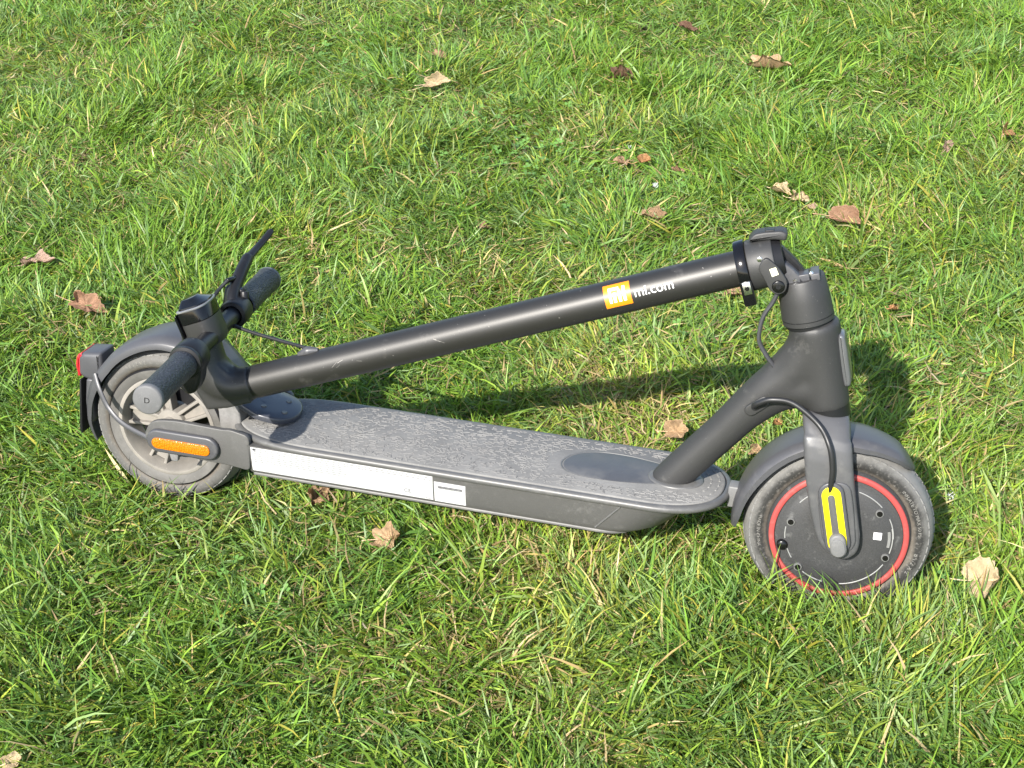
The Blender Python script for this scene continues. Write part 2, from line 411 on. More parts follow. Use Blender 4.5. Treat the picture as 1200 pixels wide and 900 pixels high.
# raised dashes of the mat, each a little rubber bar (uncountable: one part)
bm = bmesh.new(); rs = np.random.default_rng(3)
for i in range(3000):
    x, y = rs.uniform(.115, .727), rs.uniform(-.066, .066)
    if ((x-.610)/.095)**2+((y-.002)/.047)**2 < 1 or x > .65 and abs(y) < .034: continue
    dx = .65-x if x > .65 else (.215-x if x < .215 else 0)
    if abs(y) > .064*math.sqrt(max(0, 1-(dx/.10)**2)): continue
    a = rs.normal(.15, .5) + (1.1 if rs.random() < .3 else 0); l, wd = rs.uniform(.0020, .0048), rs.uniform(.0008, .0013)
    c, s_ = math.cos(a), math.sin(a); z0, z1 = ZT+.0016, ZT+.0023
    A = [bm.verts.new((x+c*p-s_*q, y+s_*p+c*q, z0)) for p, q in ((-l,-wd),(l,-wd),(l,wd),(-l,wd))]
    B = [bm.verts.new((x+c*p-s_*q, y+s_*p+c*q, z1)) for p, q in ((-l*.85,-wd*.5),(l*.85,-wd*.5),(l*.85,wd*.5),(-l*.85,wd*.5))]
    bm.faces.new(B)
    for k in range(4): bm.faces.new((A[k], A[(k+1) % 4], B[(k+1) % 4], B[k]))
for ins, ph in ((.016, 0), (.026, .5)):            # two rows of longer dashes round the nose
    ol = outline(.094+ins, .7475-ins, .0778-ins, .12, .096-ins*.6, 60)
    acc = ph*.011
    for (x0, y0), (x1, y1) in zip(ol, ol[1:]):
        L_ = math.hypot(x1-x0, y1-y0); acc += L_
        if acc < .011 or x0 < .60: continue
        acc = 0; ux, uy = (x1-x0)/L_, (y1-y0)/L_
        A = [bm.verts.new((x0+ux*p-uy*q, y0+uy*p+ux*q, ZT+.0016)) for p, q in ((-.0040,-.0013),(.0040,-.0013),(.0034,.0013),(-.0034,.0013))]
        B = [bm.verts.new((x0+ux*p-uy*q, y0+uy*p+ux*q, ZT+.0027)) for p, q in ((-.0034,-.0008),(.0034,-.0008),(.0028,.0008),(-.0028,.0008))]
        bm.faces.new(B)
        for k in range(4): bm.faces.new((A[k], A[(k+1) % 4], B[(k+1) % 4], B[k]))
o = finish('tread_bars', bm, M_BARS, deck_mat, 30); o['kind'] = 'stuff'
bm = bmesh.new()                                   # shoe scuffs on the mat
for x, y, l, an, wd in ((.262,-.018,.016,.55,.0007),(.274,-.010,.012,.6,.0005),(.255,-.030,.009,-.4,.0006),(.285,-.024,.010,.2,.0005),(.305,-.006,.008,.9,.0005),(.248,.004,.011,-.2,.0005),(.40,.02,.014,.3,.0004),(.47,-.03,.010,-.5,.0004)):
    c, s_ = math.cos(an), math.sin(an)
    bm.faces.new([bm.verts.new((x+c*p-s_*q, y+s_*p+c*q, ZT+.0027)) for p, q in ((-l,-wd*.3),(l,-wd*.2),(l*.7,wd),(-l*.6,wd))])
o = finish('scuff_marks', bm, mat('scuffed rubber', (.27,.265,.255), .9, 0, .2), deck_mat); o['kind'] = 'stuff'
# seam on the side
bm = sweep([(.6255, side_y(.1262)-.0002, .1262), (.610, side_y(.108)-.0002, .108), (.5955, side_y(.0905)-.0002, .0905)], .0013, 8)
finish('side_seam', bm, M_TRIM, deck)
# stickers on the right side
def sticker(x0, x1, z0, z1, off):
    bm = bmesh.new(); n = 6; g = []
    for i in range(n+1):
        z = z0+(z1-z0)*i/n; g.append([bm.verts.new((x, side_y(z)-off, z)) for x in (x0, x1)])
    for a, b in zip(g, g[1:]): bm.faces.new((a[0], a[1], b[1], b[0]))
    bmesh.ops.solidify(bm, geom=bm.faces[:], thickness=-.0003)
    return bm
st = finish('information_sticker', sticker(.1445, .3885, .0908, .1262, .0006), M_WHITE, deck)
st2 = finish('serial_sticker', sticker(.3905, .4310, .0900, .1195, .0006), M_WHITE, deck)
st['label'] = 'long white sticker with rows of fine print'; st2['label'] = 'small white sticker with a row of digits'
def side_patch(bm, x0, x1, z0, z1, off=.0012):
    v = [bm.verts.new((x, side_y(z)-off, z)) for x, z in ((x0, z0), (x1, z0), (x1, z1), (x0, z1))]; bm.faces.new(v)
bm = bmesh.new(); rs = np.random.default_rng(5)
for r in range(7):                                 # rows of fine print: far too small to read, short runs of ink
    z = .1240-r*.0030; x = .149
    while x < (.382 if r < 2 else .27):
        l = rs.uniform(.002, .008); side_patch(bm, x, x+l, z-.0009, z); x += l+rs.uniform(.0009, .002)
o = finish('fine_print', bm, M_FAINT, st); o['kind'] = 'stuff'
bm = bmesh.new(); side_patch(bm, .1475, .1515, .1218, .1248); finish('print_mark', bm, M_GREYINK, st)
bm = bmesh.new(); side_patch(bm, .379, .3855, .0928, .0936); finish('print_mark', bm, M_GREYINK, st)
bm = bmesh.new()
for k in range(20): side_patch(bm, .3955+k*.0016, .3955+k*.0016+.0010, .1105, .1142)
o = finish('serial_digits', bm, M_GREYINK, st2); o['kind'] = 'stuff'
bm, a, b = text_mesh('CE', .0078)
for v in bm.verts: z = .0970+v.co.y; v.co = Vector((.351+v.co.x-a, side_y(z)-.0012, z))
finish('approval_mark', bm, M_GREYINK, st)

# ---------- rear brackets carrying the axle, one each side
BR = fillet([(-.006,.1186),(.0029,.1375),(.0166,.1430),(.041,.1455),(.1060,.1435),(.1163,.1450),(.1425,.1400),(.1425,.0905),(.110,.0945),(.086,.0945),(.0195,.0980),(.0016,.1051)], .008, 4)
for sy in (-1, 1):
    br = finish('rear_bracket', prism(BR, sy*.0660, sy*.0732, .0014), M_BODY, S, 50)
    hs = finish('reflector_housing', prism(pillpts((.0165,.1160), (.0860,.1160), .0160), sy*.0728, sy*.0805, .0028), M_FENDER, br, 50)
    finish('amber_reflector', prism(pillpts((.0165,.1140), (.0835,.1140), .0076), sy*.0790, sy*.0825, .0012), M_AMBER, hs, 50)
    finish('bracket_tab', prism(fillet([(.026,.1005),(.041,.1005),(.039,.086),(.030,.086)], .002), sy*.065, sy*.0715, .001), M_CAP, br, 50)

# ---------- wheels
TYRE = [(.0835,-.0195),(.0850,-.0235),(.0890,-.0262),(.0945,-.0268),(.0995,-.0245),(.1035,-.0195),(.1062,-.0125),(.1075,-.005),
        (.1075,.005),(.1062,.0125),(.1035,.0195),(.0995,.0245),(.0945,.0268),(.0890,.0262),(.0850,.0235),(.0835,.0195)]
def wall_y(r): return -np.interp(r, [.0835,.085,.089,.0945,.0995,.1035], [.0195,.0235,.0262,.0268,.0245,.0195])
def make_tyre(parent, cx, grow=1.):
    bm = lathe([(.0835+(r-.0835)*grow, y) for r, y in TYRE], cx, WR, 120, closed=True)
    t = finish('tyre', bm, mat_tyre('tyre rubber', cx, WR, .020 if grow > 1 else .085), parent, 60)
    bm = bmesh.new()                               # tread: skewed blocks round the crown
    N = 60
    for k in range(N):
        for sy in (-1, 1):
            a0 = 2*PI*(k+(.5 if sy > 0 else 0))/N; vs = []
            for top in (0, 1):
                for (yy, da) in ((.0022, 0), (.0225, .035), (.0225, .035+.082), (.0022, .078)):
                    r = np.interp(yy, [0,.005,.0125,.0195,.0245], [.1075,.1075,.1062,.1035,.0995]) + (.0011 if top else -.0012); r = .0835+(r-.0835)*grow
                    a = a0+da; vs.append(bm.verts.new((cx+r*math.cos(a), sy*yy, WR+r*math.sin(a))))
            bm.faces.new(vs[4:])
            for i in range(4): bm.faces.new((vs[i], vs[(i+1) % 4], vs[4+(i+1) % 4], vs[4+i]))
    tr = finish('tread_blocks', bm, M_TYRE_T, t, 30); tr['kind'] = 'stuff'
    return t
def arc_text(s, size, cx, r0, a_mid, parent, m, flip=False, yfun=wall_y, off=.0005, name='raised_lettering'):
    bm, a, b = text_mesh(s, size)
    cut(bm, a, b, 8, 0)
    for v in bm.verts:
        u, h = v.co.x-(a+b)/2, v.co.y-size*.35
        if flip: r = r0-h; an = a_mid+u/r0
        else: r = r0+h; an = a_mid-u/r0
        v.co = Vector((cx+r*math.cos(an), float(yfun(r))-off, WR+r*math.sin(an)))
    return finish(name, bm, m, parent)

# front wheel (hub motor)
STEERED = FRONT
fwheel = finish('front_wheel', lathe([(.0845,-.022),(.0822,-.027),(.0812,-.028),(.070,-.027),(.070,.027),(.0812,.028),(.0822,.027),(.0845,.022)], WB, WR, 96), M_MOTOR, S)
ft = make_tyre(fwheel, WB, 1.17)
finish('red_trim_ring', lathe([(.0748,-.0265),(.0750,-.0300),(.0757,-.0307),(.0806,-.0300),(.0815,-.0292),(.0818,-.026)], WB, WR, 110), M_RED, fwheel, 60)
finish('motor_cover', lathe([(.0746,-.0262),(.0742,-.0290),(.0700,-.0297),(.0655,-.0300),(.0640,-.0312),(.040,-.0322),(.018,-.0330),(.0001,-.0330)], WB, WR, 96), M_MOTOR, fwheel, 60)
finish('motor_cover', lathe([(.0746,.0262),(.0742,.0290),(.0655,.0300),(.0640,.0312),(.0001,.0330)], WB, WR, 64), M_MOTOR, fwheel, 60)
BOLTS = [(.772,.118),(.871,.147),(.888,.091),(.790,.060)]
for bx, bz in BOLTS:
    bm = cyl((bx,-.0305,bz), (bx,-.0335,bz), .0052, .0046, 20); bo = finish('cover_bolt', bm, M_MOTORRIM, fwheel)
    bm = cyl((bx,-.0332,bz), (bx,-.0345,bz), .0037, .0033, 20)
    finish('bolt_socket', bm, M_BOLT, bo)
bm = lathe([(.0066,-.029),(.0066,-.0335),(.0050,-.0352),(.0001,-.0352)], .767-0, .086, 24)
bo = finish('valve_cap', bm, M_BOLT, fwheel, 60)
# thin raised lines joining the bolts
bm = bmesh.new()
for a0, a1, r in ((rad(100), rad(145), .0632), (rad(8), rad(32), .0632), (rad(-10), rad(20), .0625), (rad(48), rad(78), .0632), (rad(-80), rad(-25), .0632), (rad(178), rad(192), .0625), (rad(205), rad(217), .062), (rad(238), rad(262), .0632)):
    sweep([(WB+r*math.cos(t), -.0314, WR+r*math.sin(t)) for t in np.linspace(a0, a1, 7)], .0007, 6, bm, 3)
o = finish('cover_lines', bm, M_LINE, fwheel); o['kind'] = 'stuff'
finish('white_square_sticker', prism([(.8695,.1125),(.8790,.1130),(.8785,.1222),(.8690,.1217)], -.0316, -.0322), M_WHITE, fwheel)
bm = bmesh.new()
for k in range(15):                                # tiny unreadable print
    t = rad(16-k*1.35); r = .0585
    prism([(WB+(r+q)*math.cos(t+e), WR+(r+q)*math.sin(t+e)) for q, e in ((-.0016,-.006),(.0016,-.006),(.0016,.006),(-.0016,.006))], -.0312, -.0318, 0, bm)
o = finish('cover_print', bm, M_LINE, fwheel); o['kind'] = 'stuff'
arc_text('8 1/2 X 2', .0078, WB, .0940, rad(-14), ft, M_LETTER)
arc_text('INFLATE TO MAX 50 PSI', .0062, WB, .0940, rad(28), ft, M_LETTER)
arc_text('MADE IN CHINA', .0056, WB, .0940, rad(187), ft, M_LETTER, True)
arc_text('CE', .007, WB, .094, rad(-48), ft, M_LETTER)

# rear wheel
STEERED = None
rwheel = finish('rear_wheel', lathe([(.0845,-.020),(.0832,-.0255),(.0820,-.0268),(.0760,-.0262),(.0715,-.0240),(.0700,-.0235),(.0690,-.0225),(.0672,-.0215),(.0655,-.0180),(.0640,-.006),(.0640,.016),(.072,.024),(.0832,.0255),(.0845,.020)], 0, WR, 96), M_RIMDARK, S, 45)
finish('rim_barrel', lathe([(.0705,-.0242),(.0690,-.0250),(.0655,-.0245),(.0640,-.0215),(.0615,-.0050),(.0610,.012)], 0, WR, 96), M_RIM, rwheel, 50)
make_tyre(rwheel, 0)
arc_text('8 1/2 X 2', .0072, 0, .0940, rad(112), rwheel, M_LETTER)
finish('rim_seam', lathe([(.0848,-.0244),(.0838,-.0262),(.0826,-.0270)], 0, WR, 96), M_BLACK, rwheel)
for k in range(5):                                 # five slotted spokes
    a = rad(32+72*k); bm = bmesh.new()
    for sgn in (-1, 1):
        c, s_ = math.cos(a), math.sin(a)
        pl = []
        for r, q in ((.014, .0035), (.040, .0070), (.064, .0095), (.064, .0140), (.040, .0112), (.014, .0085)):
            q *= sgn; pl.append((r*c-q*s_, WR+r*s_+q*c))
        prism(pl, -.0130, .004, .001, bm)
    pl = [(r*c-q*s_, WR+r*s_+q*c) for r, q in ((.014, -.006), (.060, -.011), (.060, .011), (.014, .006))]
    prism(pl, -.006, .004, 0, bm)
    finish('spoke', bm, M_RIM, rwheel, 40)
finish('hub', lathe([(.0001,-.020),(.0085,-.020),(.0105,-.018),(.0110,-.0145),(.0195,-.0130),(.0205,-.011),(.0205,.02),(.0001,.02)], 0, WR, 40), M_RIM, rwheel, 50)
finish('brake_disc', lathe([(.024,.010),(.058,.010),(.058,.013),(.024,.013)], 0, WR, 60, closed=True), M_BLACK, rwheel, 30)
finish('rear_axle', cyl((0,-.0680,.108), (0,.068,.108), .0055, n=20), M_BOLT, S)

# ---------- frame: head tube and down tube cast in one
FH0, FH1 = Vector((.8487, 0, .2618)), Vector((.8207, 0, .3662)); FE = (FH1-FH0).normalized()
bm = bmesh.new()
cyl(FH0+FE*-.001, FH1, .0264, .0302, 40, bm)
sweep([(.664,0,.127),(.6865,0,.1556),(.720,0,.1978),(.752,0,.238),(.7777,0,.2705),(.805,0,.304)], [.0222,.0226,.0226,.0228,.0236,.0225], 32, bm, 4)
sweep([(.735,0,.217),(.775,0,.270),(.803,0,.298),(.822,0,.336)], [.0228,.0242,.0264,.0280], 32, bm, 5)
sweep([(.748,0,.234),(.785,0,.268),(.812,0,.281),(.836,0,.290)], [.0226,.0236,.0250,.0262], 32, bm, 5)
prism([(.7300,.2360),(.7490,.2710),(.7720,.3030),(.7900,.3300),(.799,.352),(.835,.335),(.835,.275),(.812,.262)], -.0150, .0150, 0, bm)
frame = fuse('frame', bm, M_FRAME, S, .0024, 60)
finish('crown_gap', cyl(FH0+FE*-.010, FH0+FE*.004, .0252, .0252, 40), M_BLACK, frame)
# foot of the down tube
finish('tube_collar', loft([[(.6785+.0325*q*math.cos(t), .0262*q*math.sin(t), z) for t in np.linspace(0, 2*PI, 40, endpoint=False)] for q, z in ((1.06,.1368),(1.05,.1385),(1.0,.1392),(.9,.1400))]), M_TRIM, frame, 60)
# cable port on the right of the frame
pt = finish('cable_port', prism(pillpts((.7625,.2535), (.7770,.2665), .0072), -.0165, -.0252, .002), M_FRAME, frame, 50)
finish('port_mouth', prism(pillpts((.7675,.2590), (.7765,.2665), .0045), -.0246, -.0258), M_BLACK, pt)
STEERED = FRONT
# headset gap ring, collar of the folding joint
finish('headset_ring', cyl(HP(-.0015), HP(.0045), .0268, .0268, 40), M_BLACK, S)
bm = bmesh.new()
prof = [(.0030, .0285), (.0036, .0297), (.0085, .0297), (.0090, .0291), (.0096, .0297), (.030, .0290), (.0540, .0268), (.0556, .0258), (.0558, .0205), (.051, .0195)]
R_ = []
U_ = Vector((E_H.z, 0, -E_H.x)); V_ = Vector((0, 1, 0))
for s, r in prof: R_.append([HP(s)+r*(math.cos(t)*U_+math.sin(t)*V_) for t in np.linspace(0, 2*PI, 48, endpoint=False).tolist()])
collar = finish('headset_collar', loft(R_, bm), M_FRAME, S, 35)
finish('collar_groove', cyl(HP(.0088), HP(.0094), .02985, .02985, 48), M_BLACK, collar)
rotH = Matrix((U_, V_, E_H)).transposed()
finish('lock_block', box(HP(.058, .0040, -.010), (.0060, .009, .0050), rotH, None, .001), M_FENDER, collar)
finish('lock_block', box(HP(.0575, .0165, -.004), (.0050, .015, .0042), rotH, None, .001), M_FENDER, collar)
finish('lock_pin', cyl(HP(.0575, -.006, -.019), HP(.0575, -.006, -.012), .0038, n=20, bev=.001), M_STEEL, collar)
finish('lock_pin', cyl(HP(.0605, .0125, -.016), HP(.0605, .0125, -.010), .0030, n=20, bev=.001), M_STEEL, collar)
# hinge wedge from collar to pivot
wd = fillet([(.703,.400),(.705,.420),(.7120,.4290),(.722,.4235),(.7400,.4100),(.731,.3990),(.716,.393)], .004, 3)
finish('hinge_wedge', prism(wd, -.0190, .0190, .002), M_FENDER, S, 40)

# ---------- stem
stem = finish('stem', cyl(SP(.004), SP(.640), .0209, .0209, 56), M_STEM, S)
finish('stem_joint', cyl(SP(.0005), SP(.0045), .0203, .0203, 48), M_BLACK, stem)
def on_stem(s, v, off):                            # v: arc length from the camera-facing generatrix upwards
    a = v/.0209
    return SP(s, (.0209+off)*math.sin(a), -(.0209+off)*math.cos(a))
def stem_patch(s0, s1, v0, v1, off, n=16, name='', m=None, parent=None):
    bm = bmesh.new(); g = []
    for i in range(n+1):
        v = v0+(v1-v0)*i/n; g.append([bm.verts.new(on_stem(s, v, off)) for s in (s0, s1)])
    for a, b in zip(g, g[1:]): bm.faces.new((a[0], a[1], b[1], b[0]))
    return finish(name, bm, m, parent)
sq = stem_patch(.4590, .4905, -.0055, .0225, .0003, 18, 'orange_square', M_ORANGE, stem)
bm = bmesh.new()                                   # the white emblem inside the square: an arch with a bar in it, and an upright
def glyph(s0, s1, v0, v1):
    g = []
    for i in range(9):
        v = v0+(v1-v0)*i/8; g.append([bm.verts.new(on_stem(s, v, .0006)) for s in (s0, s1)])
    for a, b in zip(g, g[1:]): bm.faces.new((a[0], a[1], b[1], b[0]))
s0, v0 = .4648, .0000
glyph(s0, s0+.0030, v0, v0+.0175); glyph(s0+.0030, s0+.0125, v0+.0140, v0+.0175); glyph(s0+.0110, s0+.0142, v0, v0+.0141)
glyph(s0+.0050, s0+.0082, v0, v0+.0112); glyph(s0+.0165, s0+.0198, v0, v0+.0175)
finish('white_emblem', bm, M_LOGO, sq)
bm, a, b = text_mesh('mi.com', .0200); k = .0455/(b-a)
cut(bm, -.005, .018, 9, 1)
for v in bm.verts: v.co = on_stem(.4950+(v.co.x-a)*k, .0012+v.co.y*k*1.0, .0012)
# slight emboldening: a second skin shifted a hair
finish('web_address', bm, M_LOGO, stem)
finish('cable_grommet', sweep([SP(.070, .0205), SP(.083, .0225), SP(.096, .0205)], [.0035, .0062, .0030], 14, None, 6), M_FENDER, stem)
# fine scratches
bm = bmesh.new()
for s, v, l, an in ((.118,.0040,.010,.6),(.122,.0010,.006,.5),(.126,.0062,.008,.3),(.150,.0015,.007,-.3),(.252,.0035,.007,-.5),(.256,.0015,.009,-.6),(.249,.0060,.004,-.4)):
    c, s_ = math.cos(an)*l/2, math.sin(an)*l/2
    q = [on_stem(s-c, v-s_, .0002), on_stem(s+c, v+s_, .0002), on_stem(s+c, v+s_+.0004, .0002), on_stem(s-c, v-s_+.0004, .0002)]
    bm.faces.new([bm.verts.new(p) for p in q])
sct = finish('scratches', bm, mat('scratched metal', (.22,.21,.20), .45, .8), stem); sct['kind'] = 'stuff'

# folding clamp at the stem foot
cl = finish('folding_clamp', cyl(SP(.6270), SP(.6575), .0292, .0285, 48, None, .0012), M_FRAME, S, 50)
finish('clamp_mouth', cyl(SP(.6570), SP(.6670), .0262, .0225, 40), M_BLACK, cl)
finish('lock_hook', prism(fillet([SP(.655,.020).xz[:], SP(.668,.014).xz[:], SP(.680,-.006).xz[:], SP(.690,-.030).xz[:], SP(.676,-.026).xz[:], SP(.655,-.01).xz[:]], .003), -.004, .007, .001), M_BLACK, cl, 40)
cr = finish('clamp_ring', cyl(SP(.6145), SP(.6265), .0318, .0318, 48, None, .001), M_GLOSS, S, 40)
finish('ring_tab', prism(fillet([SP(.6135,-.008).xz[:], SP(.6275,-.008).xz[:], SP(.6275,-.0375).xz[:], SP(.6135,-.0375).xz[:]], .002), -.0305, -.010, .001), M_GLOSS, cr, 40)
tb = finish('ring_screw_plate', prism([SP(.6165,-.0085).xz[:], SP(.6255,-.0085).xz[:], SP(.6255,-.0235).xz[:], SP(.6165,-.0235).xz[:]], -.0300, -.0316, .0004), M_STEEL, cr)
finish('ring_screw', cyl(SP(.621,-.0160,-.0312), SP(.621,-.0160,-.0324), .0026, n=16), M_BOLT, cr)
finish('clamp_screw', cyl(SP(.642, .0125, -.0258), SP(.642, .0125, -.0274), .0032, n=20, bev=.0005), M_STEEL, cl)
for sy in (-1, 1):
    finish('hinge_arm', prism(fillet([(.6835,.4215),(.6905,.4365),(.7060,.4270),(.7195,.4110),(.7190,.3990),(.7100,.3935),(.7010,.3985),(.6930,.4105)], .0065, 6), sy*.0255, sy*.0312, .0012), M_FRAME, cl, 50)
piv = finish('pivot_bolt', cyl((.7098,.0355,.4045), (.7098,-.0335,.4045), .0072, n=32, bev=.0015), M_BOLT, S, 50)
finish('pivot_socket', cyl((.7098,-.0332,.4045), (.7098,-.0341,.4045), .0030, n=6), M_BLACK, piv)
sp_ = [(.6968,.4228),(.7034,.4262),(.7078,.4186),(.7012,.4146)]
finish('inspection_sticker', prism(sp_, -.0310, -.0317), M_STICKPALE, cl)
lv = fillet([(.668,.4440),(.6740,.4545),(.6860,.4585),(.7040,.4625),(.7115,.4605),(.7105,.4510),(.7000,.4515),(.6880,.4490)], .004, 4)
lever = finish('folding_lever', prism(lv, -.0115, .0115, .0026), M_FRAME, S, 40)
finish('lever_button', prism(fillet([(.6860,.4570),(.6960,.4595),(.6958,.4618),(.6858,.4598)], .001), -.009, .003, .0006), M_BLACK, lever)
# cable from the joint into the down tube
finish('joint_cable', sweep([(.711,-.024,.3960),(.7075,-.020,.382),(.7000,-.016,.362),(.6985,-.014,.343),(.7010,-.012,.328),(.7120,-.010,.312),(.722,-.006,.300)], .0026, 10, None, 8, ((0,1,0), 1.7)), M_FENDER, S)

# ---------- fork
bm = bmesh.new()
for sy in (-1, 1):
    rr = []
    for z, cx_, hx, yi, yo in ((.2560,.7863,.0260,-.004,.0258),(.2535,.7873,.0265,-.004,.0295),(.2490,.7887,.0266,-.004,.0345),(.2430,.7900,.0268,-.004,.0405),(.2370,.7913,.0270,-.004,.0455),
                               (.2355,.7917,.0270,.036,.0465),(.226,.794,.0272,.0362,.0505),(.21,.7975,.0274,.0365,.0532),(.18,.8050,.0276,.0365,.0545),(.15,.8135,.0275,.0365,.0545),
                               (.125,.822,.0262,.0365,.0545),(.110,.8265,.0240,.0365,.0545),(.1000,.8295,.0190,.0365,.0545),(.0930,.8315,.0115,.037,.0540),(.0900,.832,.005,.038,.0530)):
        ym, hy = (yi+yo)/2, (yo-yi)/2; q = []
        for t in np.linspace(0, 2*PI, 32, endpoint=False).tolist():
            c, s_ = math.cos(t), math.sin(t); e = .5 if z < .25 else .8
            q.append((cx_+.0025+(hx+.001)*math.copysign(abs(c)**e, c), sy*(ym+hy*math.copysign(abs(s_)**e, s_)), z))
        rr.append(q)
    loft(rr, bm)
fork = fuse('fork', bm, M_FORK, S, .0020, 8)
# raised panel on the right leg
pn = fillet([(.7935,.1700),(.8080,.1170),(.8170,.1020),(.8320,.0960),(.8440,.1030),(.8485,.1150),(.8365,.1640),(.8280,.1900),(.8000,.1880)], .012, 6)
finish('fork_panel', prism(pn, -.0525, -.0556, .0022), M_FORK, fork, 50)
h = finish('reflector_housing', prism(pillpts((.8090,.1745), (.8275,.1130), .0150), -.0560, -.0598, .0022), M_FENDER, fork, 50)
finish('yellow_reflector', prism(pillpts((.8092,.1735), (.8270,.1140), .0110), -.0592, -.0608, .0005), M_YEL, h)
finish('reflector_core', prism(pillpts((.8096,.1705), (.8270,.1120), .0040), -.0604, -.0618, .0005), M_BODY, h)
cap = finish('axle_cap', prism(pillpts((.8258,.1190), (.8290,.1085), .0096), -.0590, -.0690, .0030), M_CAP, fork, 60)
finish('cap_face', prism(pillpts((.8268,.1155), (.8290,.1085), .0075), -.0688, -.0700, .0006), M_CAP, cap)
finish('front_axle', cyl((WB,.058,WR), (WB,-.05,WR), .006, n=20), M_BOLT, fork)
# cable down the fork leg
finish('motor_cable', sweep([(.7060,-.0235,.2540),(.7110,-.0290,.2605),(.7250,-.0330,.2690),(.7500,-.0350,.2690),(.7810,-.0440,.2520),(.7962,-.0575,.2340),(.8040,-.0605,.2096),(.8062,-.0600,.1900),(.8068,-.0575,.1760)],
       [.0034,.0034,.0034,.0034,.0033,.0033,.0033,.0032,.0032], 12, None, 8), M_RUBBER, S)

# ---------- fenders
def fender(name, cx, cz, angs, R, hw, skirt, m, parent, thick=.0024):
    rings = []
    for a, r, w_, sk in zip(angs, R, hw, skirt):
        outer = [(-w_, r-sk), (-w_*1.0, r-sk*.55), (-w_*.97, r-min(sk, .0075)), (-w_*.86, r-min(sk*.6, .0025)), (-w_*.55, r-.0006), (0, r), (w_*.55, r-.0006), (w_*.86, r-min(sk*.6, .0025)), (w_*.97, r-min(sk, .0075)), (w_, r-sk*.55), (w_, r-sk)]
        inner = [(q*(1-thick/max(w_, .006)), rr_-thick if abs(q) < w_*.95 else rr_+.0004) for q, rr_ in outer[::-1]]
        rings.append([(cx+rr_*math.cos(a), q, cz+rr_*math.sin(a)) for q, rr_ in outer+inner])
    return finish(name, loft(rings), m, parent, 50)
n = 44; A = np.linspace(rad(187), rad(51), n); u = np.linspace(0, 1, n)
ff = fender('front_fender', WB, WR, A, np.interp(u, [0,.5,.9,1], [.1275,.1265,.125,.1175]),
       np.interp(u, [0,.06,.2,.75,.90,.96,1.], [.020,.0285,.0345,.0345,.028,.019,.007]), np.interp(u, [0,.06,.3,.75,.93,1], [.007,.010,.0135,.0130,.009,.003]), M_FENDER, S)
STEERED = None
finish('buffer', box((.7545,-.002,.1300), (.0100,.010,.0140), None, None, .002), M_CAP, S)
n = 48; A = np.linspace(rad(201), rad(38), n)
rf = fender('rear_fender', 0, WR, A, np.interp(u := np.linspace(0, 1, n), [0,.14,.26,.40,.56,.69,.80,1], [.1265,.120,.1185,.1190,.126,.1335,.1360,.128]),
       np.interp(u, [0,.10,.28,.75,1.], [.012,.026,.0365,.0380,.0350]), np.interp(u, [0,.1,.3,.8,1], [.006,.010,.0165,.016,.018]), M_FENDER, S)
# tongue over the deck with three screws
def slab(poly, ztop, th, bev):                     # rounded plate in x-y with a top height function
    P = np.array(poly); c = P.mean(0); rings = []
    for q, dz in ((.97, -th), (1.0, -th*.7), (1.0, -bev), (.985, -bev*.3), (.95, 0), (.6, .0008), (.2, .0012)):
        rings.append([(c[0]+(x-c[0])*q, c[1]+(y-c[1])*q, ztop(c[0]+(x-c[0])*q)+dz) for x, y in P])
    return loft(rings)
tz = lambda x: float(np.interp(x, [.08,.11,.135,.183], [.186,.168,.157,.1475]))
tp = fillet([(x+.0245, y) for x, y in [(.064,-.030),(.085,-.035),(.118,-.040),(.145,-.033),(.157,-.012),(.157,.012),(.145,.033),(.118,.040),(.085,.035),(.064,.030)]], .012, 4)
tg = finish('fender_tongue', slab(tp, tz, .009, .0022), M_TONGUE, rf, 50)
for x, y in ((.138,-.016),(.166,-.014),(.159,.016)):
    finish('tongue_screw', cyl((x,y,tz(x)-.001), (x,y,tz(x)+.0019), .0042, .0036, 20), M_TRIM, tg)
finish('fender_mount', prism(fillet([(.083,.118),(.081,.158),(.096,.176),(.110,.166),(.113,.136),(.108,.112)], .004), -.034, .034, .003), M_MOUNT, rf, 40)
# tail light
sh = lambda P, dx, dz: [(x+dx, z+dz) for x, z in P]
tl = fillet(sh([(-.093,.1850),(-.121,.1820),(-.1275,.1740),(-.1285,.1500),(-.119,.1440),(-.093,.1430)], 0, .0135), .004, 4)
th = finish('tail_light_housing', prism(tl, -.0200, .0200, .006), M_FENDER, rf, 50)
finish('red_lens', prism(fillet(sh([(-.1215,.1825),(-.1310,.1755),(-.1335,.1620),(-.1315,.1475),(-.1265,.1450),(-.1245,.165)], 0, .0135), .003, 3), -.0185, .0185, .004), M_REDLENS, th, 50)
finish('mud_flap', prism(fillet([(-.1255,.158),(-.1315,.086),(-.1300,.078),(-.1280,.078),(-.1225,.158)], .001), -.024, .024, .001), M_BLACK, rf, 40)
finish('fender_tip', prism(fillet([(-.1165,.160),(-.1205,.125),(-.1190,.103),(-.1145,.092),(-.1105,.103),(-.106,.160)], .004), -.022, .022, .003), M_FENDER, rf, 50)
for sy in (-1, 1):
    finish('fender_stay', sweep([(-.094,sy*.036,.176),(-.084,sy*.044,.159),(-.070,sy*.048,.135),(-.044,sy*.056,.119),(.004,sy*.0675,.109)], .0036, 10, None, 8, ((0,1,0), .6)), M_FENDER, S)

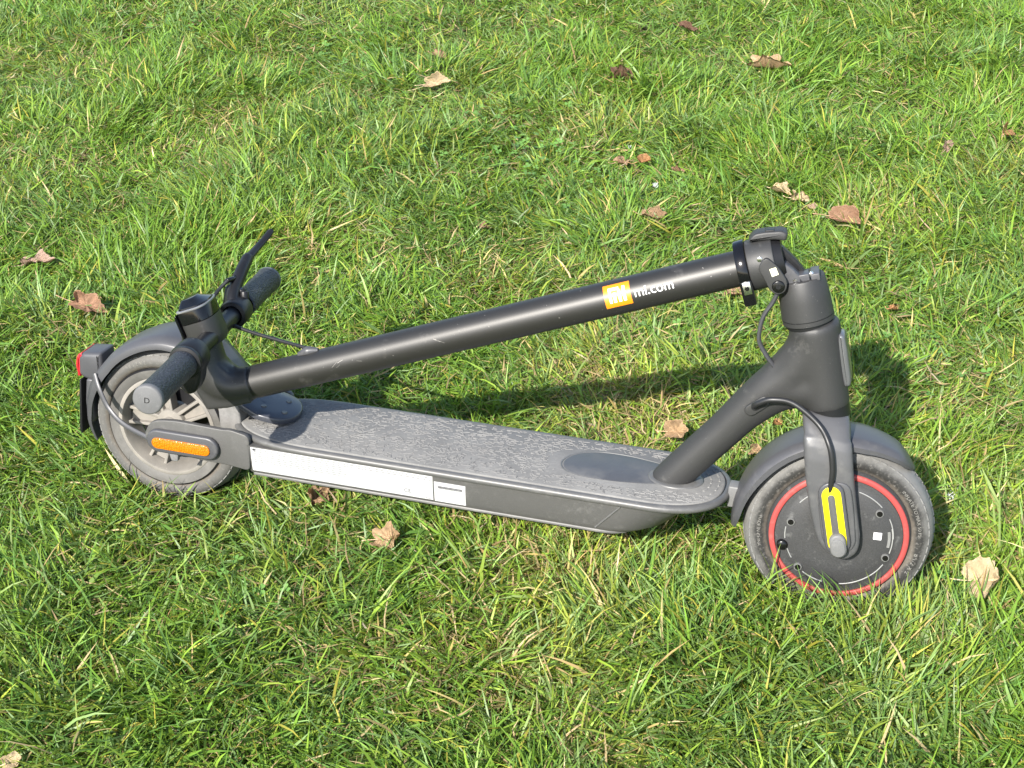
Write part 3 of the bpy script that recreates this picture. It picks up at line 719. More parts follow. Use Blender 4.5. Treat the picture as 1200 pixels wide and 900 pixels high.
# ---------- neck, headlight, handlebar
STEERED = FRONT
bm = bmesh.new()
sweep([(.0985,0,.1727),(.090,0,.1692),(.076,0,.1655),(.058,0,.167),(.041,0,.181),(.0325,0,.203),(.0265,0,.230)], [.0209,.0210,.0222,.0245,.0255,.0245,.0235], 32, bm, 6)
prism([(.100,.150),(.070,.138),(.044,.131),(.029,.153),(.015,.205),(.05,.20),(.09,.17)], -.0165, .0165, 0, bm)
neck = fuse('neck', bm, M_NECK, S, .0020, 10)
n_v = Vector((-.42, 0, .9075)).normalized(); t_v = Vector((n_v.z, 0, -n_v.x))
rotL = Matrix((t_v, V_, n_v)).transposed()
L0 = Vector((.0250, 0, .2660))
def LP(t, y, nn): return L0 + t_v*t + n_v*nn + Vector((0, y, 0))
def head_ring(nn, q=1., ht=.0242, hy=.0268, dt=0.):
    out = []
    for t in np.linspace(0, 2*PI, 48, endpoint=False).tolist():
        c, s_ = math.cos(t), math.sin(t); e = .85 if c > 0 else .28
        out.append(LP(dt+(.0178 if c > 0 else ht)*q*math.copysign(abs(c)**e, c), hy*q*math.copysign(abs(s_)**(.85 if c > 0 else .45), s_), nn))
    return out
hl = finish('lamp_body', loft([head_ring(-.052, .80), head_ring(-.047, .93), head_ring(-.040, .985), head_ring(-.0175, .985)]), M_NECK, S, 50)
finish('lamp_band', loft([head_ring(-.0170, .97), head_ring(-.0165, 1.), head_ring(-.0020, 1.), head_ring(-.0005, .985)]), M_GLOSS, hl, 40)
finish('lamp_rim', loft([head_ring(-.0012, 1.), head_ring(-.0008, 1.012), head_ring(.0006, 1.012), head_ring(.0010, .99)]), M_RIMLAMP, hl, 40)
finish('headlight_lens', loft([head_ring(.0006, .90), head_ring(.0030, .88), head_ring(.0075, .56, dt=-.006), head_ring(.0100, .44, dt=-.007), head_ring(.0104, .38, dt=-.007)]), M_GLOSS, hl, 30)
finish('display', prism(fillet([LP(-.0235,0,-.046).xz[:], LP(-.0268,0,-.044).xz[:], LP(-.0268,0,-.004).xz[:], LP(-.0235,0,-.002).xz[:]], .001), -.0255, .0255, .001), M_GLOSS, hl, 40)

HX, HZ = .0455, .2290
bar = finish('handlebar', cyl((HX,-.200,HZ), (HX,.200,HZ), .0112, n=32), M_BLACK, S)
for sy in (-1, 1):
    g = finish('grip', lathe([(.0150, sy*.1040), (.0166, sy*.1050), (.0170, sy*.107), (.0166, sy*.135), (.0166, sy*.180), (.0172, sy*.205), (.0175, sy*.2085)], HX, HZ, 40), M_GRIP, bar, 60)
    finish('grip_cap', lathe([(.0175, sy*.2085), (.0177, sy*.2125), (.0170, sy*.2148), (.0152, sy*.2155), (.0001, sy*.2158)], HX, HZ, 40), M_GRIPCAP, g, 60)
    if sy < 0:
        bm, a, b = text_mesh('D', .0095)
        for v in bm.verts: v.co = Vector((HX+v.co.x-(a+b)/2, -.2161, HZ+v.co.y-.0033))
        finish('cap_mark', bm, M_BLACK, g)
# throttle on the right
thr = finish('throttle', lathe([(.0120,-.0700),(.0180,-.0705),(.0208,-.0730),(.0212,-.0780),(.0212,-.0960),(.0200,-.0985),(.0205,-.0995),(.0198,-.1035),(.0150,-.1045)], HX+.0005, HZ+.0005, 40), M_BLACK, bar, 40)
finish('throttle_lever', prism(fillet([(.030,.226),(.034,.205),(.040,.195),(.0500,.1880),(.0590,.1925),(.0650,.206),(.0660,.228)], .006, 5), -.1020, -.0780, .004), M_BLACK, thr, 50)
# brake lever on the left
perch = finish('brake_perch', lathe([(.0130,.0640),(.0175,.0650),(.0185,.068),(.0185,.092),(.0175,.095),(.0130,.096)], HX, HZ, 32), M_BLACK, bar, 40)
finish('perch_arm', sweep([(.0445,.080,.234),(.0385,.086,.243),(.0362,.100,.2530),(.0362,.122,.2660),(.0358,.146,.2760),(.0362,.153,.2785)], [.0125,.0098,.0092,.0092,.0086,.0072], 16, None, 6, ((1,0,0), .9)), M_BLACK, perch)
finish('perch_clamp', cyl((.052,.094,.236), (.050,.097,.252), .0062, .0058, 20, None, .0012), M_BLACK, perch)
finish('brake_lever', sweep([(.0362,.118,.2640),(.0358,.145,.2755),(.0387,.175,.2830),(.0424,.195,.2895),(.0462,.208,.2965),(.0475,.2125,.2995)], [.0050,.0062,.0052,.0050,.0048,.0034], 14, None, 6, ((0,0,1), .8)), M_BLACK, perch)
bell = finish('bell', cyl((.0310,.090,.2290), (.0318,.098,.2545), .0072, .0072, 24, None, .0015), M_BLACK, bar, 50)
finish('bell_cap', cyl((.0318,.098,.2545), (.0319,.0985,.2572), .0062, .0048, 24), M_GLOSS, bell, 50)
finish('brake_sensor', cyl((.0480,.100,.2360), (.0440,.102,.2530), .0068, .0064, 24, None, .0015), M_BLACK, bar, 50)
finish('sensor_screw', cyl((.0440,.099,.2525), (.0438,.0985,.2545), .0034, n=16), M_STEEL, bar)
finish('cable_adjuster', cyl((.0345,.108,.2640), (.0290,.088,.2655), .0038, .0032, 16, None, .001), M_BOLT, bar)
finish('brake_cable', sweep([(.0295,.089,.2652),(.0225,.080,.2560),(.0195,.068,.2480),(.0240,.060,.2390),(.0395,.050,.2290),(.0580,.042,.2250),(.0850,.033,.2235),(.1251,.020,.2240),(.1500,.010,.2255),(.1680,.003,.2265),(.1770,.000,.2270)], .0024, 10, None, 8), M_RUBBER, S)
# front reflector on the head tube
rfl = [(.7880,.3535),(.7945,.3530),(.8010,.3360),(.8115,.3020),(.8125,.2930),(.8060,.2905),(.7960,.3130),(.7870,.3400)]
STEERED = SET
fr = finish('front_reflector', prism(fillet(rfl, .004, 4), -.0125, .0125, .0035), M_SILVER, S, 50)
STEERED = None
# kickstand on the far side
ks = finish('kickstand', sweep([(.350,.058,.090),(.353,.082,.070),(.365,.132,.004)], [.0075,.0068,.006], 14, None, 6), M_BLACK, S)
finish('kickstand_foot', cyl((.3645,.129,.008), (.3680,.146,-.010), .0085, .0095, 18, None, .002), M_RUBBER, ks)

# ================================================================ THE LAWN
def vnoise(x, y, s, seed):
    r = np.random.default_rng(seed); G = r.random((64, 64))
    X, Y = x*s+100.3, y*s+100.7; xi, yi = np.floor(X).astype(int), np.floor(Y).astype(int); fx, fy = X-xi, Y-yi
    fx, fy = fx*fx*(3-2*fx), fy*fy*(3-2*fy); g = lambda a, b: G[a % 64, b % 64]
    return (g(xi, yi)*(1-fx)+g(xi+1, yi)*fx)*(1-fy)+(g(xi, yi+1)*(1-fx)+g(xi+1, yi+1)*fx)*fy
def fbm(x, y, s, seed): return (vnoise(x, y, s, seed)+.5*vnoise(x, y, s*2.1, seed+1)+.25*vnoise(x, y, s*4.3, seed+2))/1.75

# soil sheet to the horizon
bm = bmesh.new(); bmesh.ops.create_grid(bm, x_segments=2, y_segments=2, size=600)
soil_m = bpy.data.materials.new('soil and far turf'); soil_m.use_nodes = True
n_, l_ = soil_m.node_tree.nodes, soil_m.node_tree.links; b_ = n_['Principled BSDF']; b_.inputs['Roughness'].default_value = .95
b_.inputs['Specular IOR Level'].default_value = .1
tc = n_.new('ShaderNodeTexCoord'); t1 = n_.new('ShaderNodeTexNoise'); t1.inputs['Scale'].default_value = 60; t1.inputs['Detail'].default_value = 8; l_.new(tc.outputs['Object'], t1.inputs['Vector'])
r1 = n_.new('ShaderNodeValToRGB'); r1.color_ramp.elements[0].color = (.035,.028,.016,1); r1.color_ramp.elements[1].color = (.10,.085,.045,1); l_.new(t1.outputs['Fac'], r1.inputs[0])
t2 = n_.new('ShaderNodeTexNoise'); t2.inputs['Scale'].default_value = 25; t2.inputs['Detail'].default_value = 10; l_.new(tc.outputs['Object'], t2.inputs['Vector'])
r2 = n_.new('ShaderNodeValToRGB'); r2.color_ramp.elements[0].color = (.045,.075,.018,1); r2.color_ramp.elements[1].color = (.12,.17,.045,1); r2.color_ramp.elements[0].position = .3; r2.color_ramp.elements[1].position = .7; l_.new(t2.outputs['Fac'], r2.inputs[0])
ln = n_.new('ShaderNodeVectorMath'); ln.operation = 'LENGTH'; l_.new(tc.outputs['Object'], ln.inputs[0])
mr = n_.new('ShaderNodeMapRange'); mr.inputs[1].default_value = 4.5; mr.inputs[2].default_value = 7; l_.new(ln.outputs['Value'], mr.inputs[0])
mx = n_.new('ShaderNodeMix'); mx.data_type = 'RGBA'; l_.new(mr.outputs[0], mx.inputs[0]); l_.new(r1.outputs[0], mx.inputs[6]); l_.new(r2.outputs[0], mx.inputs[7]); l_.new(mx.outputs[2], b_.inputs['Base Color'])
bp = n_.new('ShaderNodeBump'); bp.inputs['Distance'].default_value = .01; l_.new(t1.outputs['Fac'], bp.inputs['Height']); l_.new(bp.outputs[0], b_.inputs['Normal'])
ground = finish('ground', bm, soil_m); ground['kind'] = 'structure'

def grass_material():
    m = bpy.data.materials.new('grass blades'); m.use_nodes = True
    n, l = m.node_tree.nodes, m.node_tree.links; b = n['Principled BSDF']; out = n['Material Output']
    at = n.new('ShaderNodeAttribute'); at.attribute_name = 'tint'
    b.inputs['Roughness'].default_value = .45; b.inputs['Specular IOR Level'].default_value = .36
    l.new(at.outputs['Color'], b.inputs['Base Color'])
    tr = n.new('ShaderNodeBsdfTranslucent'); mixc = n.new('ShaderNodeMix'); mixc.data_type = 'RGBA'; mixc.blend_type = 'MULTIPLY'; mixc.inputs[0].default_value = 1
    l.new(at.outputs['Color'], mixc.inputs[6]); mixc.inputs[7].default_value = (1.3, 1.25, .6, 1); l.new(mixc.outputs[2], tr.inputs['Color'])
    ms = n.new('ShaderNodeMixShader'); ms.inputs[0].default_value = .30
    l.new(b.outputs[0], ms.inputs[1]); l.new(tr.outputs[0], ms.inputs[2]); l.new(ms.outputs[0], out.inputs['Surface'])
    return m
M_GRASS = grass_material()

RXI = np.array(RX.inverted().to_3x3())
FRI = np.array(FRONT.inverted())
def hits_scooter(P):
    """points (.., 3) that would lie inside wheels, deck or brackets"""
    q = P @ RXI.T; x, y, z = q[..., 0], q[..., 1], q[..., 2]; bad = np.zeros(x.shape, bool)
    f = q @ FRI[:3, :3].T + FRI[:3, 3]; fx, fy, fz = f[..., 0], f[..., 1], f[..., 2]
    bad |= (x**2+(z-WR)**2 < .1100**2) & (np.abs(y) < .030)
    bad |= ((fx-WB)**2+(fz-WR)**2 < .1135**2) & (np.abs(fy) < .031)
    bad |= (x > .13) & (x < .75) & (np.abs(y) < .080) & (z > .080) & (z < .142)
    bad |= (x > -.02) & (x < .15) & (np.abs(y) < .085) & (z > .085) & (z < .15)
    bad |= ((fx-WB)**2+(fz-WR)**2 < .129**2) & (np.abs(fy) < .036) & (fx < WB-.09)
    bad |= (fx > .79) & (fx < .86) & (np.abs(fy) < .062) & (fz > .085)
    return bad

def make_blades(name, x, y, z0, az, lean, bend, twist, length, width, c0, c1, seg, check=True, roll=None):
    n = len(x); t = np.linspace(0, 1, seg+1); P = np.zeros((n, seg+1, 3))
    P[:, 0] = np.stack([x, y, z0], 1); T = []
    for k in range(seg):
        tm = (k+.5)/seg; th = lean+bend*tm; a = az+twist*tm; st = (length/seg)
        d = np.stack([np.sin(th)*np.cos(a), np.sin(th)*np.sin(a), np.cos(th)], 1); T.append(d)
        P[:, k+1] = P[:, k]+d*st[:, None]
        P[:, k+1, 2] = np.maximum(P[:, k+1, 2], .003)
    keep = ~hits_scooter(P).any(1) if check else np.ones(n, bool)
    P = P[keep]; n = keep.sum(); az, width, c0, c1, twist, roll_ = az[keep], width[keep], c0[keep], c1[keep], twist[keep], (roll[keep] if roll is not None else np.zeros(n))
    V = np.zeros((n, 2*seg+1, 3))
    for k in range(seg):
        d = T[k][keep]; a = az+twist*t[k]
        side = np.stack([-np.sin(a), np.cos(a), 0*a], 1); nor = np.cross(d, side)
        s2 = side*np.cos(roll_)[:, None]+nor*np.sin(roll_)[:, None]
        wd = width*(.75 if k == 0 else (1-.75*(t[k])**2.2))*.5
        V[:, 2*k] = P[:, k]-s2*wd[:, None]; V[:, 2*k+1] = P[:, k]+s2*wd[:, None]
    V[:, 2*seg] = P[:, seg]
    nv = 2*seg+1; base = (np.arange(n)*nv)[:, None]
    quads = np.concatenate([base+np.array([[2*k, 2*k+1, 2*k+3, 2*k+2]]) for k in range(seg-1)], 1).reshape(-1, 4)
    tris = (base+np.array([[2*seg-2, 2*seg-1, 2*seg]])).reshape(-1, 3)
    me = bpy.data.meshes.new(name)
    me.vertices.add(n*nv); me.vertices.foreach_set('co', V.reshape(-1).astype(np.float32))
    nl = quads.size+tris.size; me.loops.add(nl); me.loops.foreach_set('vertex_index', np.concatenate([quads.ravel(), tris.ravel()]).astype(np.int32))
    npoly = len(quads)+len(tris); me.polygons.add(npoly)
    ls = np.concatenate([np.arange(len(quads))*4, quads.size+np.arange(len(tris))*3]).astype(np.int32)
    me.polygons.foreach_set('loop_start', ls)
    me.polygons.foreach_set('use_smooth', np.ones(npoly, bool))
    at = me.attributes.new('tint', 'FLOAT_COLOR', 'POINT')
    tt = np.concatenate([np.repeat(t[:-1], 2), [1.]])
    f = np.clip(tt*1.6, 0, 1)[None, :, None]
    C = np.ones((n, nv, 4), np.float32); C[..., :3] = c0[:, None]*(1-f)+c1[:, None]*f
    at.data.foreach_set('color', C.reshape(-1))
    me.update(calc_edges=True)
    me.materials.append(M_GRASS)
    return me

GREENS = np.array([(.138,.262,.030), (.190,.310,.036), (.108,.222,.040), (.168,.265,.082), (.245,.325,.048)])
def lawn_mesh(name, inside, area_box, n_tufts, per, n_thatch, wscale=1., check=True, lod=False):
    x0, x1, y0, y1 = area_box
    tx, ty = RNG.uniform(x0, x1, n_tufts), RNG.uniform(y0, y1, n_tufts)
    k = inside(tx, ty)
    if lod: k &= RNG.random(n_tufts) < np.interp(ty, [.45, 1.6, 3.], [1, .52, .40])
    tx, ty = tx[k], ty[k]; nt = len(tx)
    vig = fbm(tx, ty, 4.5, 21); dryf = fbm(tx, ty, 3.2, 31); flow = fbm(tx, ty, 2.6, 41)*4*PI+fbm(tx, ty, 9., 45)*2*PI
    dryness = np.clip((dryf-.50)*2.4 - ty*.24 + .07, 0, 1)
    tall = np.clip((vig-.30)*1.9, .12, 1.25)
    # trodden short in front of and under the rear of the scooter
    press = np.exp(-(((tx-.22)/.36)**2+((ty+.04)/.14)**2)); tall *= 1-.55*press
    # long tussocks left standing in front of the front wheel and along the right
    tall += .95*np.exp(-(((tx-.95)/.30)**2+((ty+.11)/.075)**2)) + .30*np.exp(-(((tx-1.15)/.45)**2+((ty+.35)/.35)**2))
    pt = np.maximum(2, (per*(.55+.9*np.clip(tall, 0, 1))*RNG.uniform(.6, 1.4, nt)).astype(int))
    idx = np.repeat(np.arange(nt), pt); n = len(idx); U = lambda a, b: RNG.uniform(a, b, n)
    ang = U(0, 2*PI); rr = .010*np.sqrt(U(0, 1))*wscale
    x, y = tx[idx]+rr*np.cos(ang), ty[idx]+rr*np.sin(ang)
    tf = tall[idx]
    az = flow[idx]+RNG.normal(0, .70, n)
    # blades lean out of their tuft
    loose = RNG.random(n) < .35; az = np.where(loose, ang+RNG.normal(0, .5, n), az)
    lean = np.abs(RNG.normal(.66, .36, n)); bend = RNG.gamma(2.6, .40, n)
    flat = RNG.random(n) < (.36+.28*(1-np.clip(tf, 0, 1))); lean = np.where(flat, U(.85, 1.45), lean); bend = np.where(flat, U(-.35, .6), bend)
    length = (.030+.040*tf)*np.exp(RNG.normal(0, .28, n)); length = np.minimum(length, .100)
    width = np.exp(RNG.normal(math.log(.00255), .30, n))*wscale*(np.interp(y, [.45, 1.6, 3.], [1, 1.18, 1.3]) if lod else 1); twist = RNG.normal(0, .45, n)
    dd = dryness[idx]
    # pigments
    spec = (fbm(tx, ty, 6., 51)[idx]*5.5+RNG.normal(0, 1.1, n)-.6).astype(int)
    spec = np.clip(spec, 0, 4); c1 = GREENS[spec]*np.exp(RNG.normal(0, .20, (n, 1)))
    c1 = c1*(1+.25*(dd-.3))[:, None]*np.where(dd > .55, 1.05, 1)[:, None]
    c1[:, 0] *= 1+.22*dd
    isdry = RNG.random(n) < (.025+.21*dd**1.2)
    tan = np.array([.42,.33,.165])*np.exp(RNG.normal(0, .28, (n, 1)))*np.stack([np.ones(n), U(.85, 1.08), U(.7, 1.1)], 1)
    c1 = np.where(isdry[:, None], tan, c1)
    yel = RNG.random(n) < .035; c1 = np.where(yel[:, None] & ~isdry[:, None], np.array([.34,.31,.05])*np.exp(RNG.normal(0, .2, (n, 1))), c1)
    c0 = c1*.6+np.array([.19,.18,.055])*.4
    hum = .026*np.clip(fbm(x, y, 7.5, 61)-.30, 0, 1)
    z = hum+U(0, .006); roll = RNG.normal(0, .7, n); c0, c1 = np.clip(c0, 0, .7), np.clip(c1, 0, .7)
    near = (y < .55) if lod else np.ones(n, bool)
    me1 = [make_blades(name, *[q[m] for q in (x, y, z, az, lean, bend, twist, length, width, c0, c1)], sg, check, roll[m]) for m, sg in ((near, 4), (~near, 3)) if m.any()]
    # thatch: short flat dead and half-dead blades near the soil
    n = n_thatch; U = lambda a, b: RNG.uniform(a, b, n)
    x, y = U(x0, x1), U(y0, y1); k = inside(x, y)
    if lod: k &= RNG.random(n) < np.interp(y, [.45, 1.6, 3.], [1, .55, .4])
    x, y = x[k], y[k]; n = len(x); U = lambda a, b: RNG.uniform(a, b, n)
    dd = np.clip((fbm(x, y, 3.2, 31)-.49)*2.4 - y*.22+.08, 0, 1)
    c1 = np.array([.31,.235,.115])*np.exp(RNG.normal(0, .38, (n, 1)))
    gr = RNG.random(n) < (.76-.42*dd); c1 = np.where(gr[:, None], GREENS[RNG.integers(0, 5, n)]*.9, c1)
    me2 = make_blades(name, x, y, .026*np.clip(fbm(x, y, 7.5, 61)-.30, 0, 1)+U(.004, .020), U(0, 2*PI), U(1.05, 1.65), U(-.5, .5), RNG.normal(0, .8, n), U(.018, .05), U(.0013, .0028)*wscale,
                      np.clip(c1*.9, 0, .6), np.clip(c1, 0, .6), 2, check, RNG.normal(0, .7, n))
    return me1, me2

corners = [ground_at(u, v) for u, v in ((-90, -70), (1290, -70), (1290, 990), (-90, 990))]
cxy = [(c.x, c.y) for c in corners]
def in_frame(x, y):
    ok = np.ones(len(x), bool)
    for i in range(4):
        (ax, ay), (bx, by) = cxy[i], cxy[(i+1) % 4]
        ok &= ((bx-ax)*(y-ay)-(by-ay)*(x-ax)) < 0
    return ok
bx = (min(c[0] for c in cxy), max(c[0] for c in cxy), min(c[1] for c in cxy), max(c[1] for c in cxy))
area_box = (bx[1]-bx[0])*(bx[3]-bx[2])
m1, m2 = lawn_mesh('grass', in_frame, bx, int(area_box*5300), 15, int(area_box*25000), lod=True)
def join_meshes(ms):                               # one mesh out of several blade meshes
    nv = [len(q.vertices) for q in ms]; nl = [len(q.loops) for q in ms]; out = bpy.data.meshes.new('grass')
    def get(q, coll, attr, n, ty): a_ = np.empty(n, ty); getattr(q, coll).foreach_get(attr, a_); return a_
    out.vertices.add(sum(nv)); out.vertices.foreach_set('co', np.concatenate([get(q, 'vertices', 'co', len(q.vertices)*3, np.float32) for q in ms]))
    out.loops.add(sum(nl)); out.loops.foreach_set('vertex_index', np.concatenate([get(q, 'loops', 'vertex_index', len(q.loops), np.int32)+o_ for q, o_ in zip(ms, np.cumsum([0]+nv[:-1]))]).astype(np.int32))
    out.polygons.add(sum(len(q.polygons) for q in ms)); out.polygons.foreach_set('loop_start', np.concatenate([get(q, 'polygons', 'loop_start', len(q.polygons), np.int32)+o_ for q, o_ in zip(ms, np.cumsum([0]+nl[:-1]))]).astype(np.int32))
    out.polygons.foreach_set('use_smooth', np.ones(len(out.polygons), bool))
    at = out.attributes.new('tint', 'FLOAT_COLOR', 'POINT'); cs = []
    for q in ms: a_ = np.empty(len(q.vertices)*4, np.float32); q.attributes['tint'].data.foreach_get('color', a_); cs.append(a_)
    at.data.foreach_set('color', np.concatenate(cs)); out.update(calc_edges=True); out.materials.append(M_GRASS)
    for q in ms: bpy.data.meshes.remove(q)
    return out
m1 = join_meshes(m1)
g1 = bpy.data.objects.new('grass', m1); COL.objects.link(g1)
g1['kind'] = 'stuff'; g1['label'] = 'tangled green lawn grass all round the scooter'; g1['category'] = 'grass'
g2 = bpy.data.objects.new('grass_thatch', m2); COL.objects.link(g2)
g2['kind'] = 'stuff'; g2['label'] = 'dry flattened blades matted under the green grass'; g2['category'] = 'grass'
# the lawn goes on outside the frame: coarser and sparser tiles
TS = .16                                         # side of a tile; one small mesh serves every tile
(tile1,), tile2 = lawn_mesh('grass', lambda x, y: np.ones(len(x), bool), (-TS/2, TS/2, -TS/2, TS/2), 62, 14, 200, 1.35, False)
ii, jj = np.meshgrid(np.arange(-30, 31), np.arange(-24, 40), indexing='ij')
qx, qy = (ii.ravel()*TS-.1), (jj.ravel()*TS+.3); out_ = ~in_frame(qx, qy); pts = list(zip(qx[out_], qy[out_]))
tile_me = bpy.data.meshes.new('grass_beyond')
node = bpy.data.node_groups.new('far lawn', 'GeometryNodeTree')
node.interface.new_socket('Geometry', in_out='INPUT', socket_type='NodeSocketGeometry'); node.interface.new_socket('Geometry', in_out='OUTPUT', socket_type='NodeSocketGeometry')
gi, go = node.nodes.new('NodeGroupInput'), node.nodes.new('NodeGroupOutput')
src = bpy.data.objects.new('grass_tile', tile1)
oi = node.nodes.new('GeometryNodeObjectInfo'); oi.inputs['Object'].default_value = src; oi.inputs['As Instance'].default_value = True
ip = node.nodes.new('GeometryNodeInstanceOnPoints'); na = node.nodes.new('GeometryNodeInputNamedAttribute'); na.data_type = 'FLOAT_VECTOR'; na.inputs['Name'].default_value = 'turn'
node.links.new(gi.outputs[0], ip.inputs['Points']); node.links.new(oi.outputs['Geometry'], ip.inputs['Instance']); node.links.new(na.outputs[0], ip.inputs['Rotation']); ns = node.nodes.new('GeometryNodeInputNamedAttribute'); ns.data_type = 'FLOAT_VECTOR'; ns.inputs['Name'].default_value = 'size'; node.links.new(ns.outputs[0], ip.inputs['Scale']); node.links.new(ip.outputs[0], go.inputs[0])
tile_me.vertices.add(len(pts)); tile_me.vertices.foreach_set('co', np.array([(a, b, 0) for a, b in pts], np.float32).ravel())
ta = tile_me.attributes.new('turn', 'FLOAT_VECTOR', 'POINT'); ta.data.foreach_set('vector', np.array([(0, 0, random.randrange(4)*PI/2) for _ in pts], np.float32).ravel())
tb = tile_me.attributes.new('size', 'FLOAT_VECTOR', 'POINT'); hz = .55+.9*fbm(np.array([p[0] for p in pts]), np.array([p[1] for p in pts]), 2.2, 77)
tb.data.foreach_set('vector', np.stack([np.full(len(pts), 1.12), np.full(len(pts), 1.12), hz], 1).astype(np.float32).ravel())
gb = bpy.data.objects.new('grass_beyond', tile_me); COL.objects.link(gb); md = gb.modifiers.new('lawn', 'NODES'); md.node_group = node
gb['kind'] = 'stuff'; gb['label'] = 'lawn grass going on beyond the dense turf'; gb['category'] = 'grass'

# ---------------------------------------------------------------- dead leaves
def leaf_material(name, c, c2):
    m = mat(name, c, .75, 0, .25, .6, 240, .6, c2, 70, .3)
    n, l = m.node_tree.nodes, m.node_tree.links; b = n['Principled BSDF']; src_ = b.inputs['Base Color'].links[0].from_socket
    at = n.new('ShaderNodeAttribute'); at.attribute_name = 'vein'; mx = n.new('ShaderNodeMix'); mx.data_type = 'RGBA'
    l.new(at.outputs['Fac'], mx.inputs[0]); l.new(src_, mx.inputs[6]); mx.inputs[7].default_value = (*[min(1, q*1.45+.03) for q in c], 1)
    sp = n.new('ShaderNodeTexNoise'); sp.inputs['Scale'].default_value = 130; sp.inputs['Detail'].default_value = 5; tc = n.new('ShaderNodeTexCoord'); l.new(tc.outputs['Object'], sp.inputs['Vector'])
    q = n.new('ShaderNodeMapRange'); q.inputs[1].default_value = .56; q.inputs[2].default_value = .70; q.inputs[4].default_value = .75; l.new(sp.outputs['Fac'], q.inputs[0])
    m2 = n.new('ShaderNodeMix'); m2.data_type = 'RGBA'; l.new(q.outputs[0], m2.inputs[0]); l.new(mx.outputs[2], m2.inputs[6]); m2.inputs[7].default_value = (*[z*.6 for z in c], 1)
    l.new(m2.outputs[2], b.inputs['Base Color'])
    return m
LM = {k: leaf_material('dead leaf '+k, a, b) for k, a, b in (
    ('tan', (.50,.34,.195), (.56,.41,.26)), ('pale', (.60,.46,.28), (.66,.53,.36)), ('brown', (.37,.235,.14), (.44,.30,.19)),
    ('red', (.42,.245,.155), (.48,.31,.21)), ('dark', (.19,.105,.07), (.27,.165,.11)), ('pink', (.46,.31,.235), (.52,.385,.31)), ('orange', (.50,.27,.12), (.54,.33,.17)))}
def make_leaf(seed, size, aspect, lobes, curl, fold, crump):
    r = np.random.default_rng(seed); NA, NR = 60, 9; bm = bmesh.new(); rows = []; lay = bm.verts.layers.float.new('vein')
    ph = r.uniform(0, 2*PI, 6); jag = r.normal(0, 1, NA); roll = r.uniform(.6, 1.4); ra = r.uniform(0, 2*PI)
    c = bm.verts.new((0, 0, 0)); c[lay] = 1.
    for j in range(1, NR+1):
        q = j/NR; row = []
        for i in range(NA):
            a = 2*PI*i/NA
            R = 1+.20*lobes*math.cos(5*a)+.07*lobes*math.cos(10*a+.5)+.035*jag[i]*q*(j >= NR-1)+.08*math.cos(2*a+ph[2])
            d_pi = abs(a-PI)
            if d_pi < .3: R *= .72+.28*d_pi/.3
            x, y = size*.5*q*R*math.cos(a), size*.5*q*R*math.sin(a)*aspect
            vein = max(0., math.cos(2.5*a))**60 if lobes > .3 else max(0., math.cos(a))**40
            up_ = math.cos(a-ra)*q
            z = curl*size*1.2*max(0, up_)**2*roll + curl*size*.5*(q**3)*(.5+.5*math.cos(3*a+ph[1])) + fold*size*abs(y)/(size*.5) - .1*fold*size
            z += crump*size*(.40*math.sin(8*x/size+ph[2])*math.cos(10*y/size+ph[3])+.16*math.sin(17*x/size+ph[4])*math.sin(15*y/size+ph[5])+.14*math.sin(10*a+ph[0])*q)
            z -= .018*size*vein*(.3+q)
            k = 1-.35*max(0, up_)**2                 # rolled edge comes back over the leaf
            v = bm.verts.new((x*k, y*k, z)); v[lay] = vein*(1-.6*q); row.append(v)
        rows.append(row)
    for i in range(NA): bm.faces.new((c, rows[0][i], rows[0][(i+1) % NA]))
    for a_, b_ in zip(rows, rows[1:]):
        for i in range(NA): bm.faces.new((a_[i], b_[i], b_[(i+1) % NA], a_[(i+1) % NA]))
    bmesh.ops.solidify(bm, geom=bm.faces[:], thickness=.0004)
    sweep([(-size*.30, 0, .001), (-size*.55, size*.03, -.002), (-size*.80, size*.08*r.uniform(-1, 1), .003)], [.0007, .0006, .0008], 5, bm, 3)
    return bm
